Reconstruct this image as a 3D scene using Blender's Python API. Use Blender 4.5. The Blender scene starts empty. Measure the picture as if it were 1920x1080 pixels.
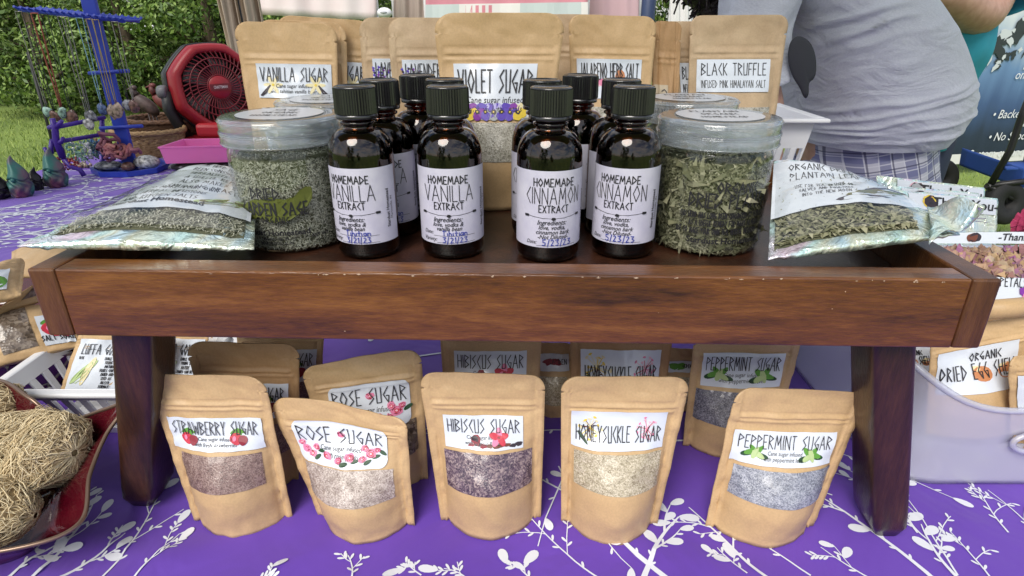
import bpy, bmesh, math, random
from mathutils import Vector, Matrix, noise
random.seed(7)
R = math.radians
scene = bpy.context.scene
COL = scene.collection
# ------------------------------------------------------------------ camera, sky, sun
F = 1150.0; PITCH = R(23.8); CH = 0.37          # focal length in pixels of a 1920 wide frame
GROUND = -0.74
cam_data = bpy.data.cameras.new('camera'); cam = bpy.data.objects.new('camera', cam_data); COL.objects.link(cam)
cam_data.sensor_width = 36.0; cam_data.lens = 36.0*F/1920.0
cam_data.clip_start = 0.01; cam_data.clip_end = 500
cam.location = (0, 0, CH); cam.rotation_euler = (R(90)-PITCH, 0, 0)
scene.camera = cam
SUN_EL = R(48); SUN_AZ = R(205)                   # compass-like: direction the light comes from
world = bpy.data.worlds.new('World'); scene.world = world; world.use_nodes = True
wn = world.node_tree.nodes; wl = world.node_tree.links
bg = wn['Background']; bg.inputs['Strength'].default_value = 0.11
sky = wn.new('ShaderNodeTexSky'); sky.sky_type = 'NISHITA'; sky.sun_disc = False
sky.sun_elevation = SUN_EL; sky.sun_rotation = SUN_AZ; sky.air_density = 1.0; sky.dust_density = 1.5
tc = wn.new('ShaderNodeTexCoord'); mp = wn.new('ShaderNodeMapping'); mp.inputs['Scale'].default_value = (1, 1, 2.6)
cn = wn.new('ShaderNodeTexNoise'); cn.inputs['Scale'].default_value = 2.6; cn.inputs['Detail'].default_value = 7; cn.inputs['Roughness'].default_value = .6
cr = wn.new('ShaderNodeValToRGB'); cr.color_ramp.elements[0].position = .42; cr.color_ramp.elements[1].position = .60
cmx = wn.new('ShaderNodeMix'); cmx.data_type = 'RGBA'
cmx.inputs[7].default_value = (7.6, 7.5, 7.5, 1)
wl.new(tc.outputs['Generated'], mp.inputs['Vector']); wl.new(mp.outputs['Vector'], cn.inputs['Vector'])
wl.new(cn.outputs['Fac'], cr.inputs['Fac']); wl.new(cr.outputs['Color'], cmx.inputs[0])
wl.new(sky.outputs['Color'], cmx.inputs[6]); wl.new(cmx.outputs[2], bg.inputs['Color'])
sd = bpy.data.lights.new('sun', 'SUN'); sun = bpy.data.objects.new('sun', sd); COL.objects.link(sun)
sd.energy = 2.3; sd.angle = R(34); sd.color = (1, .95, .87)
_d = Vector((math.sin(SUN_AZ)*math.cos(SUN_EL), math.cos(SUN_AZ)*math.cos(SUN_EL), math.sin(SUN_EL)))
sun.rotation_euler = _d.to_track_quat('Z', 'Y').to_euler(); sun.location = (0, -5, 8)
vs = scene.view_settings; vs.view_transform = 'Standard'; vs.look = 'None'; vs.gamma = 1; vs.exposure = 0.5
cy = scene.cycles; cy.max_bounces = 10; cy.transmission_bounces = 8; cy.transparent_max_bounces = 12; cy.use_denoising = True
cy.caustics_reflective = False; cy.caustics_refractive = False; cy.sample_clamp_indirect = 6

# ------------------------------------------------------------------ pixel -> world on a real plane
_c, _s = math.cos(PITCH), math.sin(PITCH)
def ray(px, py):
    a = (px-960)/F; b = (540-py)/F
    return Vector((a, _c + b*_s, -_s + b*_c))
def on_z(px, py, z=0.0):
    r = ray(px, py); t = (z-CH)/r.z
    return Vector((0, 0, CH)) + r*t
def on_y(px, py, y):
    r = ray(px, py); return Vector((0, 0, CH)) + r*(y/r.y)
def on_plane(px, py, p0, n):
    r = ray(px, py); o = Vector((0, 0, CH))
    return o + r*((p0-o).dot(n)/r.dot(n))

# ------------------------------------------------------------------ materials
MATS = {}
def nodes_of(m):
    return m.node_tree.nodes, m.node_tree.links
def M(name, col=(.5, .5, .5), rough=.5, metal=0, **kw):
    if name in MATS: return MATS[name]
    m = bpy.data.materials.new(name); m.use_nodes = True
    b = m.node_tree.nodes['Principled BSDF']
    b.inputs['Base Color'].default_value = (*col, 1); b.inputs['Roughness'].default_value = rough; b.inputs['Metallic'].default_value = metal
    for k, v in kw.items():
        b.inputs[k].default_value = v
    MATS[name] = m
    return m
def tex(m, scale=20, lo=(.2, .2, .2), hi=(.5, .5, .5), p0=.35, p1=.65, stretch=(1, 1, 1), kind='noise', bump=0, bscale=None, detail=5, dist=.002, rough=None, coord='Object', mid=None, crumple=0, speck=0, cstr=.35, cdist=.003):
    if '_t' in m: return m
    m['_t'] = 1
    n, l = nodes_of(m); b = n['Principled BSDF']
    t = n.new('ShaderNodeTexCoord'); mp = n.new('ShaderNodeMapping'); mp.inputs['Scale'].default_value = stretch
    l.new(t.outputs[coord], mp.inputs['Vector'])
    if kind == 'noise':
        x = n.new('ShaderNodeTexNoise'); x.inputs['Detail'].default_value = detail; o = x.outputs['Fac']
    elif kind == 'voronoi':
        x = n.new('ShaderNodeTexVoronoi'); o = x.outputs['Color']
    elif kind == 'wave':
        x = n.new('ShaderNodeTexWave'); x.inputs['Distortion'].default_value = 6; x.inputs['Detail'].default_value = 3; x.inputs['Detail Scale'].default_value = 2; o = x.outputs['Fac']
    x.inputs['Scale'].default_value = scale
    l.new(mp.outputs['Vector'], x.inputs['Vector'])
    r = n.new('ShaderNodeValToRGB'); e = r.color_ramp.elements
    e[0].position = p0; e[0].color = (*lo, 1); e[1].position = p1; e[1].color = (*hi, 1)
    if mid:
        k = e.new((p0+p1)/2); k.color = (*mid, 1)
    l.new(o, r.inputs['Fac']); l.new(r.outputs['Color'], b.inputs['Base Color'])
    if speck:
        z = n.new('ShaderNodeTexNoise'); z.inputs['Scale'].default_value = speck; z.inputs['Detail'].default_value = 2; l.new(mp.outputs['Vector'], z.inputs['Vector'])
        zr = n.new('ShaderNodeMapRange'); zr.inputs['From Min'].default_value = .35; zr.inputs['From Max'].default_value = .65; zr.inputs['To Min'].default_value = .95; zr.inputs['To Max'].default_value = 1.04; l.new(z.outputs['Fac'], zr.inputs['Value'])
        vm = n.new('ShaderNodeVectorMath'); vm.operation = 'SCALE'; l.new(r.outputs['Color'], vm.inputs[0]); l.new(zr.outputs[0], vm.inputs['Scale']); l.new(vm.outputs[0], b.inputs['Base Color'])
    if bump and crumple:
        y = n.new('ShaderNodeTexNoise'); y.inputs['Scale'].default_value = bscale or scale*2; y.inputs['Detail'].default_value = 4
        y2 = n.new('ShaderNodeTexNoise'); y2.inputs['Scale'].default_value = crumple; y2.inputs['Detail'].default_value = 3; y2.inputs['Distortion'].default_value = 1.5
        l.new(mp.outputs['Vector'], y.inputs['Vector']); l.new(mp.outputs['Vector'], y2.inputs['Vector'])
        bp = n.new('ShaderNodeBump'); bp.inputs['Strength'].default_value = bump; bp.inputs['Distance'].default_value = dist
        b2 = n.new('ShaderNodeBump'); b2.inputs['Strength'].default_value = cstr; b2.inputs['Distance'].default_value = cdist
        l.new(y2.outputs['Fac'], b2.inputs['Height']); l.new(b2.outputs['Normal'], bp.inputs['Normal']); l.new(y.outputs['Fac'], bp.inputs['Height']); l.new(bp.outputs['Normal'], b.inputs['Normal'])
    elif bump:
        y = n.new('ShaderNodeTexNoise'); y.inputs['Scale'].default_value = bscale or scale*2; y.inputs['Detail'].default_value = 4
        l.new(mp.outputs['Vector'], y.inputs['Vector'])
        bp = n.new('ShaderNodeBump'); bp.inputs['Strength'].default_value = bump; bp.inputs['Distance'].default_value = dist
        l.new(y.outputs['Fac'], bp.inputs['Height']); l.new(bp.outputs['Normal'], b.inputs['Normal'])
    return m
def island(m, cols):
    """colour per mesh island"""
    n, l = nodes_of(m); b = n['Principled BSDF']
    g = n.new('ShaderNodeNewGeometry'); r = n.new('ShaderNodeValToRGB'); e = r.color_ramp.elements
    e[0].color = (*cols[0], 1); e[1].color = (*cols[-1], 1)
    for i, c in enumerate(cols[1:-1]):
        k = e.new((i+1)/(len(cols)-1)); k.color = (*c, 1)
    l.new(g.outputs['Random Per Island'], r.inputs['Fac']); l.new(r.outputs['Color'], b.inputs['Base Color'])
    return m

# ------------------------------------------------------------------ mesh gathering
class G:
    def __init__(s):
        s.v = []; s.f = []; s.mi = []; s.mats = []; s.sm = []
    def mat(s, m):
        if m not in s.mats: s.mats.append(m)
        return s.mats.index(m)
    def face(s, idx, m=0, smooth=True):
        s.f.append(tuple(idx)); s.mi.append(m); s.sm.append(smooth)
    def poly(s, pts, m=0, smooth=False):
        k = len(s.v); s.v += [Vector(p) for p in pts]; s.face(range(k, k+len(pts)), m, smooth)
    def grid(s, fn, nu, nv, m=0, smooth=True, closed=False):
        k = len(s.v)
        for j in range(nv+1):
            for i in range(nu+(0 if closed else 1)):
                s.v.append(Vector(fn(i/nu, j/nv)))
        w = nu if closed else nu+1
        for j in range(nv):
            for i in range(nu):
                a = k+j*w+i; b = k+j*w+(i+1) % w if closed else a+1
                s.face((a, b, b+w, a+w), m, smooth)
        return k
    def box(s, lo, hi, m=0, mtx=None):
        k = len(s.v)
        for z in (lo[2], hi[2]):
            for x, y in ((lo[0], lo[1]), (hi[0], lo[1]), (hi[0], hi[1]), (lo[0], hi[1])):
                p = Vector((x, y, z)); s.v.append(mtx @ p if mtx else p)
        for q in ((3, 2, 1, 0), (4, 5, 6, 7), (0, 1, 5, 4), (1, 2, 6, 5), (2, 3, 7, 6), (3, 0, 4, 7)):
            s.face([k+i for i in q], m, False)
    def lathe(s, prof, seg=32, c=(0, 0, 0), m=0, sx=1, sy=1, mtx=None, smooth=True):
        k = len(s.v); c = Vector(c)
        for r, z in prof:
            for i in range(seg):
                a = 2*math.pi*i/seg
                p = Vector((r*math.cos(a)*sx, r*math.sin(a)*sy, z))
                s.v.append((mtx @ p if mtx else p) + c)
        for j in range(len(prof)-1):
            for i in range(seg):
                a = k+j*seg+i; b = k+j*seg+(i+1) % seg
                s.face((a, b, b+seg, a+seg), m, smooth)
        if prof[0][0] > 1e-6: s.face([k+i for i in reversed(range(seg))], m, False)
        if prof[-1][0] > 1e-6: s.face([k+(len(prof)-1)*seg+i for i in range(seg)], m, False)
    def tube(s, pts, r, seg=6, m=0, caps=True):
        pts = [Vector(p) for p in pts]; n = len(pts); k = len(s.v)
        rr = r if isinstance(r, (list, tuple)) else [r]*n
        up = Vector((0, 0, 1))
        prev = None
        for i, p in enumerate(pts):
            t = (pts[min(i+1, n-1)]-pts[max(i-1, 0)])
            if t.length < 1e-9: t = Vector((0, 0, 1))
            t.normalize()
            if prev is None:
                a = t.cross(up)
                if a.length < .1: a = t.cross(Vector((1, 0, 0)))
            else:
                a = prev - t*prev.dot(t)
            a.normalize(); prev = a; b = t.cross(a)
            for q in range(seg):
                an = 2*math.pi*q/seg
                s.v.append(p + (a*math.cos(an)+b*math.sin(an))*rr[i])
        for i in range(n-1):
            for q in range(seg):
                a0 = k+i*seg+q; b0 = k+i*seg+(q+1) % seg
                s.face((a0, b0, b0+seg, a0+seg), m, True)
        if caps:
            s.face([k+q for q in reversed(range(seg))], m, False); s.face([k+(n-1)*seg+q for q in range(seg)], m, False)
    def ball(s, c, r, m=0, seg=12, mtx=None):
        n = seg//2
        rx, ry, rz = r if isinstance(r, (list, tuple)) else (r, r, r)
        prof = [(max(1e-7, math.sin(math.pi*i/n)), -math.cos(math.pi*i/n)) for i in range(n+1)]
        k = len(s.v); c = Vector(c)
        for a, z in prof:
            for i in range(seg):
                t = 2*math.pi*i/seg
                p = Vector((a*math.cos(t)*rx, a*math.sin(t)*ry, z*rz)); s.v.append((mtx @ p if mtx else p)+c)
        for j in range(n):
            for i in range(seg):
                a0 = k+j*seg+i; b0 = k+j*seg+(i+1) % seg
                s.face((a0, b0, b0+seg, a0+seg), m, True)
    def build(s, name, mats=None, parent=None, org=None, merge=0, recalc=False, bevel=0, bseg=2, subsurf=0, solid=0):
        org = Vector(org) if org is not None else (Vector(parent['_o']) if parent is not None and '_o' in parent else Vector((0, 0, 0)))
        me = bpy.data.meshes.new(name)
        me.from_pydata([tuple(p-org) for p in s.v], [], s.f)
        for m in (mats if isinstance(mats, (list, tuple)) else [mats]) if mats else s.mats: me.materials.append(m)
        me.polygons.foreach_set('material_index', s.mi); me.polygons.foreach_set('use_smooth', s.sm)
        if merge or recalc:
            bm = bmesh.new(); bm.from_mesh(me)
            if merge: bmesh.ops.remove_doubles(bm, verts=bm.verts, dist=merge)
            if recalc: bmesh.ops.recalc_face_normals(bm, faces=bm.faces)
            bm.to_mesh(me); bm.free()
        me.update()
        o = bpy.data.objects.new(name, me); COL.objects.link(o)
        if parent is not None: o.parent = parent
        else: o.location = org
        if solid:
            d = o.modifiers.new('thick', 'SOLIDIFY'); d.thickness = solid; d.offset = 0
        if bevel:
            d = o.modifiers.new('bev', 'BEVEL'); d.width = bevel; d.segments = bseg; d.limit_method = 'ANGLE'; d.angle_limit = R(40)
        if subsurf:
            d = o.modifiers.new('sub', 'SUBSURF'); d.levels = subsurf; d.render_levels = subsurf
        return o
def thing(name, label, cat, loc=(0, 0, 0), group=None):
    """an Empty at the thing's base; children are given in world coordinates and stored relative to it"""
    o = bpy.data.objects.new(name, None); COL.objects.link(o); o.location = loc; o.empty_display_size = .02
    o['_o'] = [loc[0], loc[1], loc[2]]
    return tag(o, label, cat, group)
def tag(o, label, cat, group=None):
    o['label'] = label; o['category'] = cat
    if group: o['group'] = group
    return o
def kind(o, k): o['kind'] = k; return o
def sub(g, name, parent, mats=None, **kw):
    """child of a part: same origin as its thing"""
    p = parent
    while p.parent: p = p.parent
    o = g.build(name, mats, parent=parent, org=Vector(p['_o']) if '_o' in p else p.location, **kw)
    return o

# ------------------------------------------------------------------ lettering
RUNE = {
 'A': (.56, [[(0, 0), (.28, 1), (.56, 0)], [(.1, .36), (.46, .36)]]), 'B': (.46, [[(0, 0), (0, 1), (.42, .8), (.04, .53), (.46, .26), (0, 0)]]),
 'C': (.36, [[(.36, 1), (0, .5), (.36, 0)]]), 'D': (.46, [[(0, 0), (0, 1), (.46, .5), (0, 0)]]), 'E': (.36, [[(.36, 1), (0, 1), (0, 0), (.36, 0)], [(0, .5), (.28, .5)]]),
 'F': (.36, [[(.36, 1), (0, 1), (0, 0)], [(0, .5), (.28, .5)]]), 'G': (.46, [[(.42, 1), (0, .5), (.4, 0), (.46, .42), (.24, .42)]]), 'H': (.42, [[(0, 0), (0, 1)], [(.42, 0), (.42, 1)], [(0, .5), (.42, .5)]]),
 'I': (.02, [[(.01, 0), (.01, 1)]]), 'J': (.3, [[(.3, 1), (.28, .1), (0, 0)]]), 'K': (.4, [[(0, 0), (0, 1)], [(.4, 1), (.02, .5), (.4, 0)]]), 'L': (.34, [[(0, 1), (0, 0), (.34, 0)]]),
 'M': (.62, [[(0, 0), (.1, 1), (.31, .3), (.52, 1), (.62, 0)]]), 'N': (.46, [[(0, 0), (0, 1), (.46, 0), (.46, 1)]]), 'O': (.54, [[(.27, 1), (0, .5), (.27, 0), (.54, .5), (.27, 1)]]),
 'P': (.42, [[(0, 0), (0, 1), (.42, .74), (0, .46)]]), 'Q': (.54, [[(.27, 1), (0, .5), (.27, 0), (.54, .5), (.27, 1)], [(.3, .3), (.54, 0)]]), 'R': (.44, [[(0, 0), (0, 1), (.42, .76), (.03, .5), (.44, 0)]]),
 'S': (.4, [[(.4, 1), (.04, .7), (.38, .32), (0, 0)]]), 'T': (.42, [[(0, 1), (.42, 1)], [(.21, 1), (.21, 0)]]), 'U': (.42, [[(0, 1), (.05, 0), (.4, .02), (.42, 1)]]), 'V': (.5, [[(0, 1), (.25, 0), (.5, 1)]]),
 'W': (.66, [[(0, 1), (.14, 0), (.33, .7), (.52, 0), (.66, 1)]]), 'X': (.44, [[(0, 0), (.44, 1)], [(0, 1), (.44, 0)]]), 'Y': (.44, [[(0, 1), (.22, .5), (.44, 1)], [(.22, .5), (.22, 0)]]), 'Z': (.42, [[(0, 1), (.42, 1), (0, 0), (.42, 0)]]),
 '1': (.12, [[(0, .8), (.1, 1), (.1, 0)]]), '2': (.42, [[(0, .85), (.2, 1), (.38, .8), (0, 0), (.42, .03)]]), '3': (.42, [[(0, .95), (.4, .97), (.15, .58), (.42, .35), (.25, 0), (0, .08)]]), '5': (.42, [[(.42, 1), (.05, 1), (.03, .55), (.35, .5), (.4, .2), (.2, 0), (0, .08)]]),
 '0': (.4, [[(.2, 1), (0, .6), (.05, .1), (.25, 0), (.4, .4), (.36, .85), (.2, 1)]]), '6': (.4, [[(.35, 1), (.02, .4), (.15, 0), (.38, .25), (.05, .45)]]), '/': (.2, [[(0, -.15), (.2, 1.1)]]), '.': (.04, [[(0, 0), (.04, .06)]]), ',': (.06, [[(.06, .08), (0, -.15)]]),
 "'": (.04, [[(.02, 1), (0, .8)]]), '!': (.02, [[(.01, 1), (.01, .3)], [(.01, .08), (.01, 0)]]), '-': (.3, [[(0, .5), (.3, .5)]]), '%': (.4, [[(0, 0), (.4, 1)], [(.05, .9), (.12, .8)], [(.3, .2), (.36, .1)]])}
# small handwriting used for the blue pen
PEN = {'T': (.5, [[(0, 1), (.5, 1)], [(.2, 1), (.18, 0)]]), 'i': (.12, [[(.06, .6), (.06, 0)]]), 'h': (.4, [[(.02, 1), (0, 0)], [(0, .4), (.2, .6), (.36, .4), (.38, 0)]]), 't': (.4, [[(.2, 1), (.2, .1), (.3, 0)], [(0, .6), (.42, .62)]]),
 'a': (.45, [[(.4, .6), (.1, .6), (0, .25), (.15, 0), (.38, .3), (.4, .6), (.42, .05), (.5, 0)]]), 'n': (.4, [[(0, .6), (.02, 0)], [(.02, .4), (.2, .6), (.36, .45), (.38, 0)]])}
def text_w(txt, h, font=RUNE, sp=.2, ws=1.0):
    return sum(((font.get(c) or RUNE.get(c) or (.3, []))[0]*ws + sp)*h for c in txt) - sp*h
def strokes(g, S, txt, x, y, h, w, m, off=.0009, font=RUNE, sp=.2, ws=1.0, align='c', rot=0.0, step=.006, jit=0.0):
    """monoline letters on the surface S(x, y, off) in metres"""
    L = text_w(txt, h, font, sp, ws); cx = {'c': -L/2, 'l': 0, 'r': -L}[align]
    ca, sa = math.cos(rot), math.sin(rot)
    for c in txt:
        wd, pl = font.get(c) or RUNE.get(c) or (.3, [])
        for line in pl:
            pts = [(cx+a*h*ws + random.uniform(-jit, jit)*h, b*h + random.uniform(-jit, jit)*h) for a, b in line]
            ribbon(g, S, [(x+a*ca-b*sa, y+a*sa+b*ca) for a, b in pts], w, m, off, step)
        cx += (wd*ws+sp)*h
def ribbon(g, S, pts, w, m, off=.0009, step=.006, taper=False):
    for i in range(len(pts)-1):
        (x0, y0), (x1, y1) = pts[i], pts[i+1]
        dx, dy = x1-x0, y1-y0; L = math.hypot(dx, dy)
        if L < 1e-9: continue
        ux, uy = dx/L, dy/L; e = w*.35; nx, ny = -uy*w/2, ux*w/2
        x0 -= ux*e; y0 -= uy*e; L += 2*e
        n = max(1, int(L/step+.5)); k = len(g.v)
        for j in range(n+1):
            t = L*j/n; a, b = x0+ux*t, y0+uy*t
            g.v.append(Vector(S(a-nx, b-ny, off))); g.v.append(Vector(S(a+nx, b+ny, off)))
        for j in range(n):
            q = k+2*j; g.face((q, q+2, q+3, q+1), m, False)
_fm = {}
def font_mesh(txt, shear=0.0, bold=0.0):
    key = (txt, shear, bold)
    if key in _fm: return _fm[key]
    cu = bpy.data.curves.new('t', 'FONT'); cu.body = txt; cu.size = 1; cu.shear = shear; cu.resolution_u = 2; cu.offset = bold
    o = bpy.data.objects.new('t', cu); COL.objects.link(o)
    me = o.to_mesh(); me.calc_loop_triangles()
    vv = [(p.co.x, p.co.y) for p in me.vertices]; ff = [tuple(p.vertices) for p in me.polygons]
    o.to_mesh_clear(); bpy.data.objects.remove(o); bpy.data.curves.remove(cu)
    _fm[key] = (vv, ff); return _fm[key]
def script(g, S, txt, x, y, h, m, off=.0009, shear=.35, align='c', rot=0.0, ws=.9, bold=0.0):
    vv, ff = font_mesh(txt, shear, bold)
    if not vv: return
    x0 = min(a for a, b in vv); x1 = max(a for a, b in vv); L = (x1-x0)*h*ws
    cx = {'c': -L/2, 'l': 0, 'r': -L}[align]; ca, sa = math.cos(rot), math.sin(rot); k = len(g.v)
    for a, b in vv:
        px, py = cx+(a-x0)*h*ws, b*h
        g.v.append(Vector(S(x+px*ca-py*sa, y+px*sa+py*ca, off)))
    for f in ff: g.face([k+i for i in f], m, False)
def blob(g, S, cx, cy, rx, ry, m, off=.0006, rot=0.0, n=10, wob=0.0, pinch=0.0):
    """filled ellipse or petal on a surface"""
    ca, sa = math.cos(rot), math.sin(rot); pts = []
    for i in range(n):
        t = 2*math.pi*i/n; q = 1+random.uniform(-wob, wob)
        a, b = rx*math.cos(t)*q, ry*math.sin(t)*q*(1-pinch*(.5+.5*math.cos(t)))
        pts.append(S(cx+a*ca-b*sa, cy+a*sa+b*ca, off))
    g.poly(pts, m)
# ------------------------------------------------------------------ shared materials
def wood(name, lo, mid, hi, stretch, rough=.32, coat=.35, figure=0):
    m = M(name, mid, rough); n, l = nodes_of(m); b = n['Principled BSDF']
    b.inputs['Coat Weight'].default_value = coat; b.inputs['Coat Roughness'].default_value = .22
    t = n.new('ShaderNodeTexCoord'); mp = n.new('ShaderNodeMapping'); mp.inputs['Scale'].default_value = stretch; mp.inputs['Rotation'].default_value = (0, R(-9), 0)
    l.new(t.outputs['Object'], mp.inputs['Vector'])
    big = n.new('ShaderNodeTexNoise'); big.inputs['Scale'].default_value = 5.0; big.inputs['Detail'].default_value = 6; big.inputs['Distortion'].default_value = 1.6
    fine = n.new('ShaderNodeTexNoise'); fine.inputs['Scale'].default_value = 60; fine.inputs['Detail'].default_value = 10; fine.inputs['Roughness'].default_value = .7
    l.new(mp.outputs['Vector'], big.inputs['Vector']); l.new(mp.outputs['Vector'], fine.inputs['Vector'])
    r = n.new('ShaderNodeValToRGB'); e = r.color_ramp.elements
    e[0].position = .30; e[0].color = (*lo, 1); e[1].position = .70; e[1].color = (*hi, 1); k = e.new(.5); k.color = (*mid, 1)
    mx = n.new('ShaderNodeMath'); mx.operation = 'MULTIPLY_ADD'; mx.inputs[1].default_value = .45
    sc = n.new('ShaderNodeMath'); sc.operation = 'MULTIPLY'; sc.inputs[1].default_value = .6
    l.new(big.outputs['Fac'], sc.inputs[0]); l.new(fine.outputs['Fac'], mx.inputs[0]); l.new(sc.outputs[0], mx.inputs[2])
    if figure:
        # broad dark heartwood figure running diagonally through the board
        m3 = n.new('ShaderNodeMapping'); m3.inputs['Rotation'].default_value = (0, R(24), 0); m3.inputs['Scale'].default_value = (2.2, 5, 9); l.new(t.outputs['Object'], m3.inputs['Vector'])
        hw = n.new('ShaderNodeTexNoise'); hw.inputs['Scale'].default_value = 1.15; hw.inputs['Detail'].default_value = 3; hw.inputs['Distortion'].default_value = .8; l.new(m3.outputs['Vector'], hw.inputs['Vector'])
        ha = n.new('ShaderNodeMath'); ha.operation = 'MULTIPLY_ADD'; ha.inputs[1].default_value = figure; l.new(hw.outputs['Fac'], ha.inputs[0]); hb = n.new('ShaderNodeMath'); hb.operation = 'SUBTRACT'; hb.inputs[1].default_value = figure*.52; l.new(mx.outputs[0], ha.inputs[2]); l.new(ha.outputs[0], hb.inputs[0]); mx = hb
    l.new(mx.outputs[0], r.inputs['Fac']); l.new(r.outputs['Color'], b.inputs['Base Color'])
    bp = n.new('ShaderNodeBump'); bp.inputs['Strength'].default_value = .5; bp.inputs['Distance'].default_value = .0006
    pore = n.new('ShaderNodeTexNoise'); pore.inputs['Scale'].default_value = 160; pore.inputs['Detail'].default_value = 2
    l.new(mp.outputs['Vector'], pore.inputs['Vector'])
    l.new(pore.outputs['Fac'], bp.inputs['Height']); l.new(bp.outputs['Normal'], b.inputs['Normal'])
    return m
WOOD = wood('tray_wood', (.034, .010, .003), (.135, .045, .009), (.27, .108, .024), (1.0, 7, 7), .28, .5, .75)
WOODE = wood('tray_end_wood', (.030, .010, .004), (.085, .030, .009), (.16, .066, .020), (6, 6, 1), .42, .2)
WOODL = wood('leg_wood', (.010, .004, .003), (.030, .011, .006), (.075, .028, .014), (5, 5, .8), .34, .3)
CHIP = M('bare_wood_chip', (.55, .40, .27), .7)
KRAFT = tex(M('kraft_paper', (.56, .38, .20), .5), 9, (.525, .35, .175), (.59, .405, .215), .3, .7, bump=.25, bscale=330, dist=.0004, crumple=22, speck=650, cstr=.28)
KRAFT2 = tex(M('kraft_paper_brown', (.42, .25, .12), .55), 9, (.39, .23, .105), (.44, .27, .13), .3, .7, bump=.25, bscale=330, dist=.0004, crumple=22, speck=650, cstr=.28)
KRAFT3 = tex(M('kraft_paper_pale', (.5, .36, .22), .55), 60, (.46, .325, .195), (.54, .40, .25), .3, .7, bump=.25, bscale=330, dist=.0004, crumple=22, speck=650, cstr=.28)
LABEL = M('label_paper', (.68, .735, .81), .28); LABEL.node_tree.nodes['Principled BSDF'].inputs['Coat Weight'].default_value = .3
BLAB = tex(M('bottle_label_paper', (.62, .61, .73), .45), 70, (.57, .56, .70), (.66, .65, .77), .35, .65)
INK = M('black_ink', (.018, .018, .022), .5)
BLUE = M('blue_pen', (.03, .05, .36), .5)
def ink(name, c): return M('ink_'+name, c, .45)
RED = ink('red', (.55, .03, .06)); DRED = ink('dark_red', (.25, .012, .03)); PINK = ink('pink', (.75, .22, .38)); LPINK = ink('light_pink', (.85, .5, .6))
LEAF = ink('leaf', (.10, .30, .035)); DLEAF = ink('dark_leaf', (.012, .06, .02)); BLK = ink('dark', (.03, .02, .03)); CREAM = ink('cream', (.78, .70, .42)); YEL = ink('yellow', (.78, .58, .06))
VIO = ink('violet', (.10, .05, .45)); PUR = ink('purple', (.22, .03, .35)); LIL = ink('lilac', (.45, .42, .75)); BRN = ink('brown', (.16, .05, .03)); EGG = ink('egg', (.55, .22, .09)); GRY = ink('grey', (.38, .40, .42)); LGR = ink('pale_green', (.42, .55, .25))

# ------------------------------------------------------------------ table and cloth
def cz(x, y):
    f = .0010*noise.noise(Vector((x*7, y*7, 3)))
    # soft folds pressed into the cloth
    for (a, b, c, w, h) in ((.55, .83, .08, .010, .0030), (-.5, .87, .42, .012, .0026), (.15, .99, .30, .006, .0020), (-.62, .78, .36, .007, .0026), (.35, .94, .36, .009, .0022)):
        d = a*x+b*y-c; f += h*math.exp(-(d/w)**2)
    return f
cl = tex(M('purple_cloth', (.12, .045, .40), .7), 6, (.098, .034, .35), (.142, .054, .45), .3, .7, bump=.2, bscale=700, dist=.0003, crumple=7, cstr=.5, cdist=.012)
cl.node_tree.nodes['Principled BSDF'].inputs['Sheen Weight'].default_value = .55
cl.node_tree.nodes['Principled BSDF'].inputs['Sheen Roughness'].default_value = .45
cl.node_tree.nodes['Principled BSDF'].inputs['Sheen Tint'].default_value = (.75, .6, 1, 1)
pr = M('white_print', (.72, .74, .81), .7)
CX0, CX1, CY0, CY1, CYL, CXL = -1.25, 1.0, -.05, 1.02, 2.12, -.22
tb = thing('folding_table', 'long table hidden under the purple cloth', 'table', (0, .5, GROUND))
g = G(); g.box((CX0+.03, CY0+.03, -.045), (CX1-.03, CY1-.03, -.006)); g.box((CX0+.03, CY1-.02, -.045), (CXL-.03, CYL-.03, -.007)); g.build('tabletop', M('table_plastic', (.6, .6, .58), .5), tb)
for x, y in ((CX0+.1, .05), (CX1-.1, .05), (CX0+.1, 2.0), (CX1-.1, .9), (CXL-.1, 2.0)):
    g = G(); g.tube([(x, y, GROUND), (x, y, -.046)], .014, 8); g.build('leg', M('leg_steel', (.25, .25, .26), .4, .8), tb)
g = G(); cm = g.mat(cl); pm = g.mat(pr)
def sheet(x0, x1, y0, y1, nx, ny):
    g.grid(lambda u, v: (x0+(x1-x0)*u, y0+(y1-y0)*v, cz(x0+(x1-x0)*u, y0+(y1-y0)*v)), nx, ny, cm)
sheet(CX0, CX1, CY0, CY1, 180, 90); sheet(CX0, CXL, CY1, CYL, 70, 60)
def drop(p, q):
    p = Vector(p); q = Vector(q); d = (q-p); L = d.length; nrm = Vector((d.y, -d.x)).normalized()
    def fn(u, v):
        a = p+d*u; w = v*v*.03*math.sin(u*L*22)+.012*v
        return (a.x+nrm.x*w, a.y+nrm.y*w, cz(a.x, a.y)-.62*v)
    g.grid(fn, int(L*40), 8, cm)
drop((CX0, CY0), (CX1, CY0)); drop((CX1, CY0), (CX1, CY1)); drop((CX1, CY1), (CXL, CY1)); drop((CXL, CY1), (CXL, CYL)); drop((CXL, CYL), (CX0, CYL)); drop((CX0, CYL), (CX0, CY0))
def CS(x, y, off): return (x, y, cz(x, y)+.0006+off)
def inside(x, y): return CX0 < x < CX1 and CY0 < y < (CYL if x < CXL else CY1)
_lay = [0]
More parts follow.
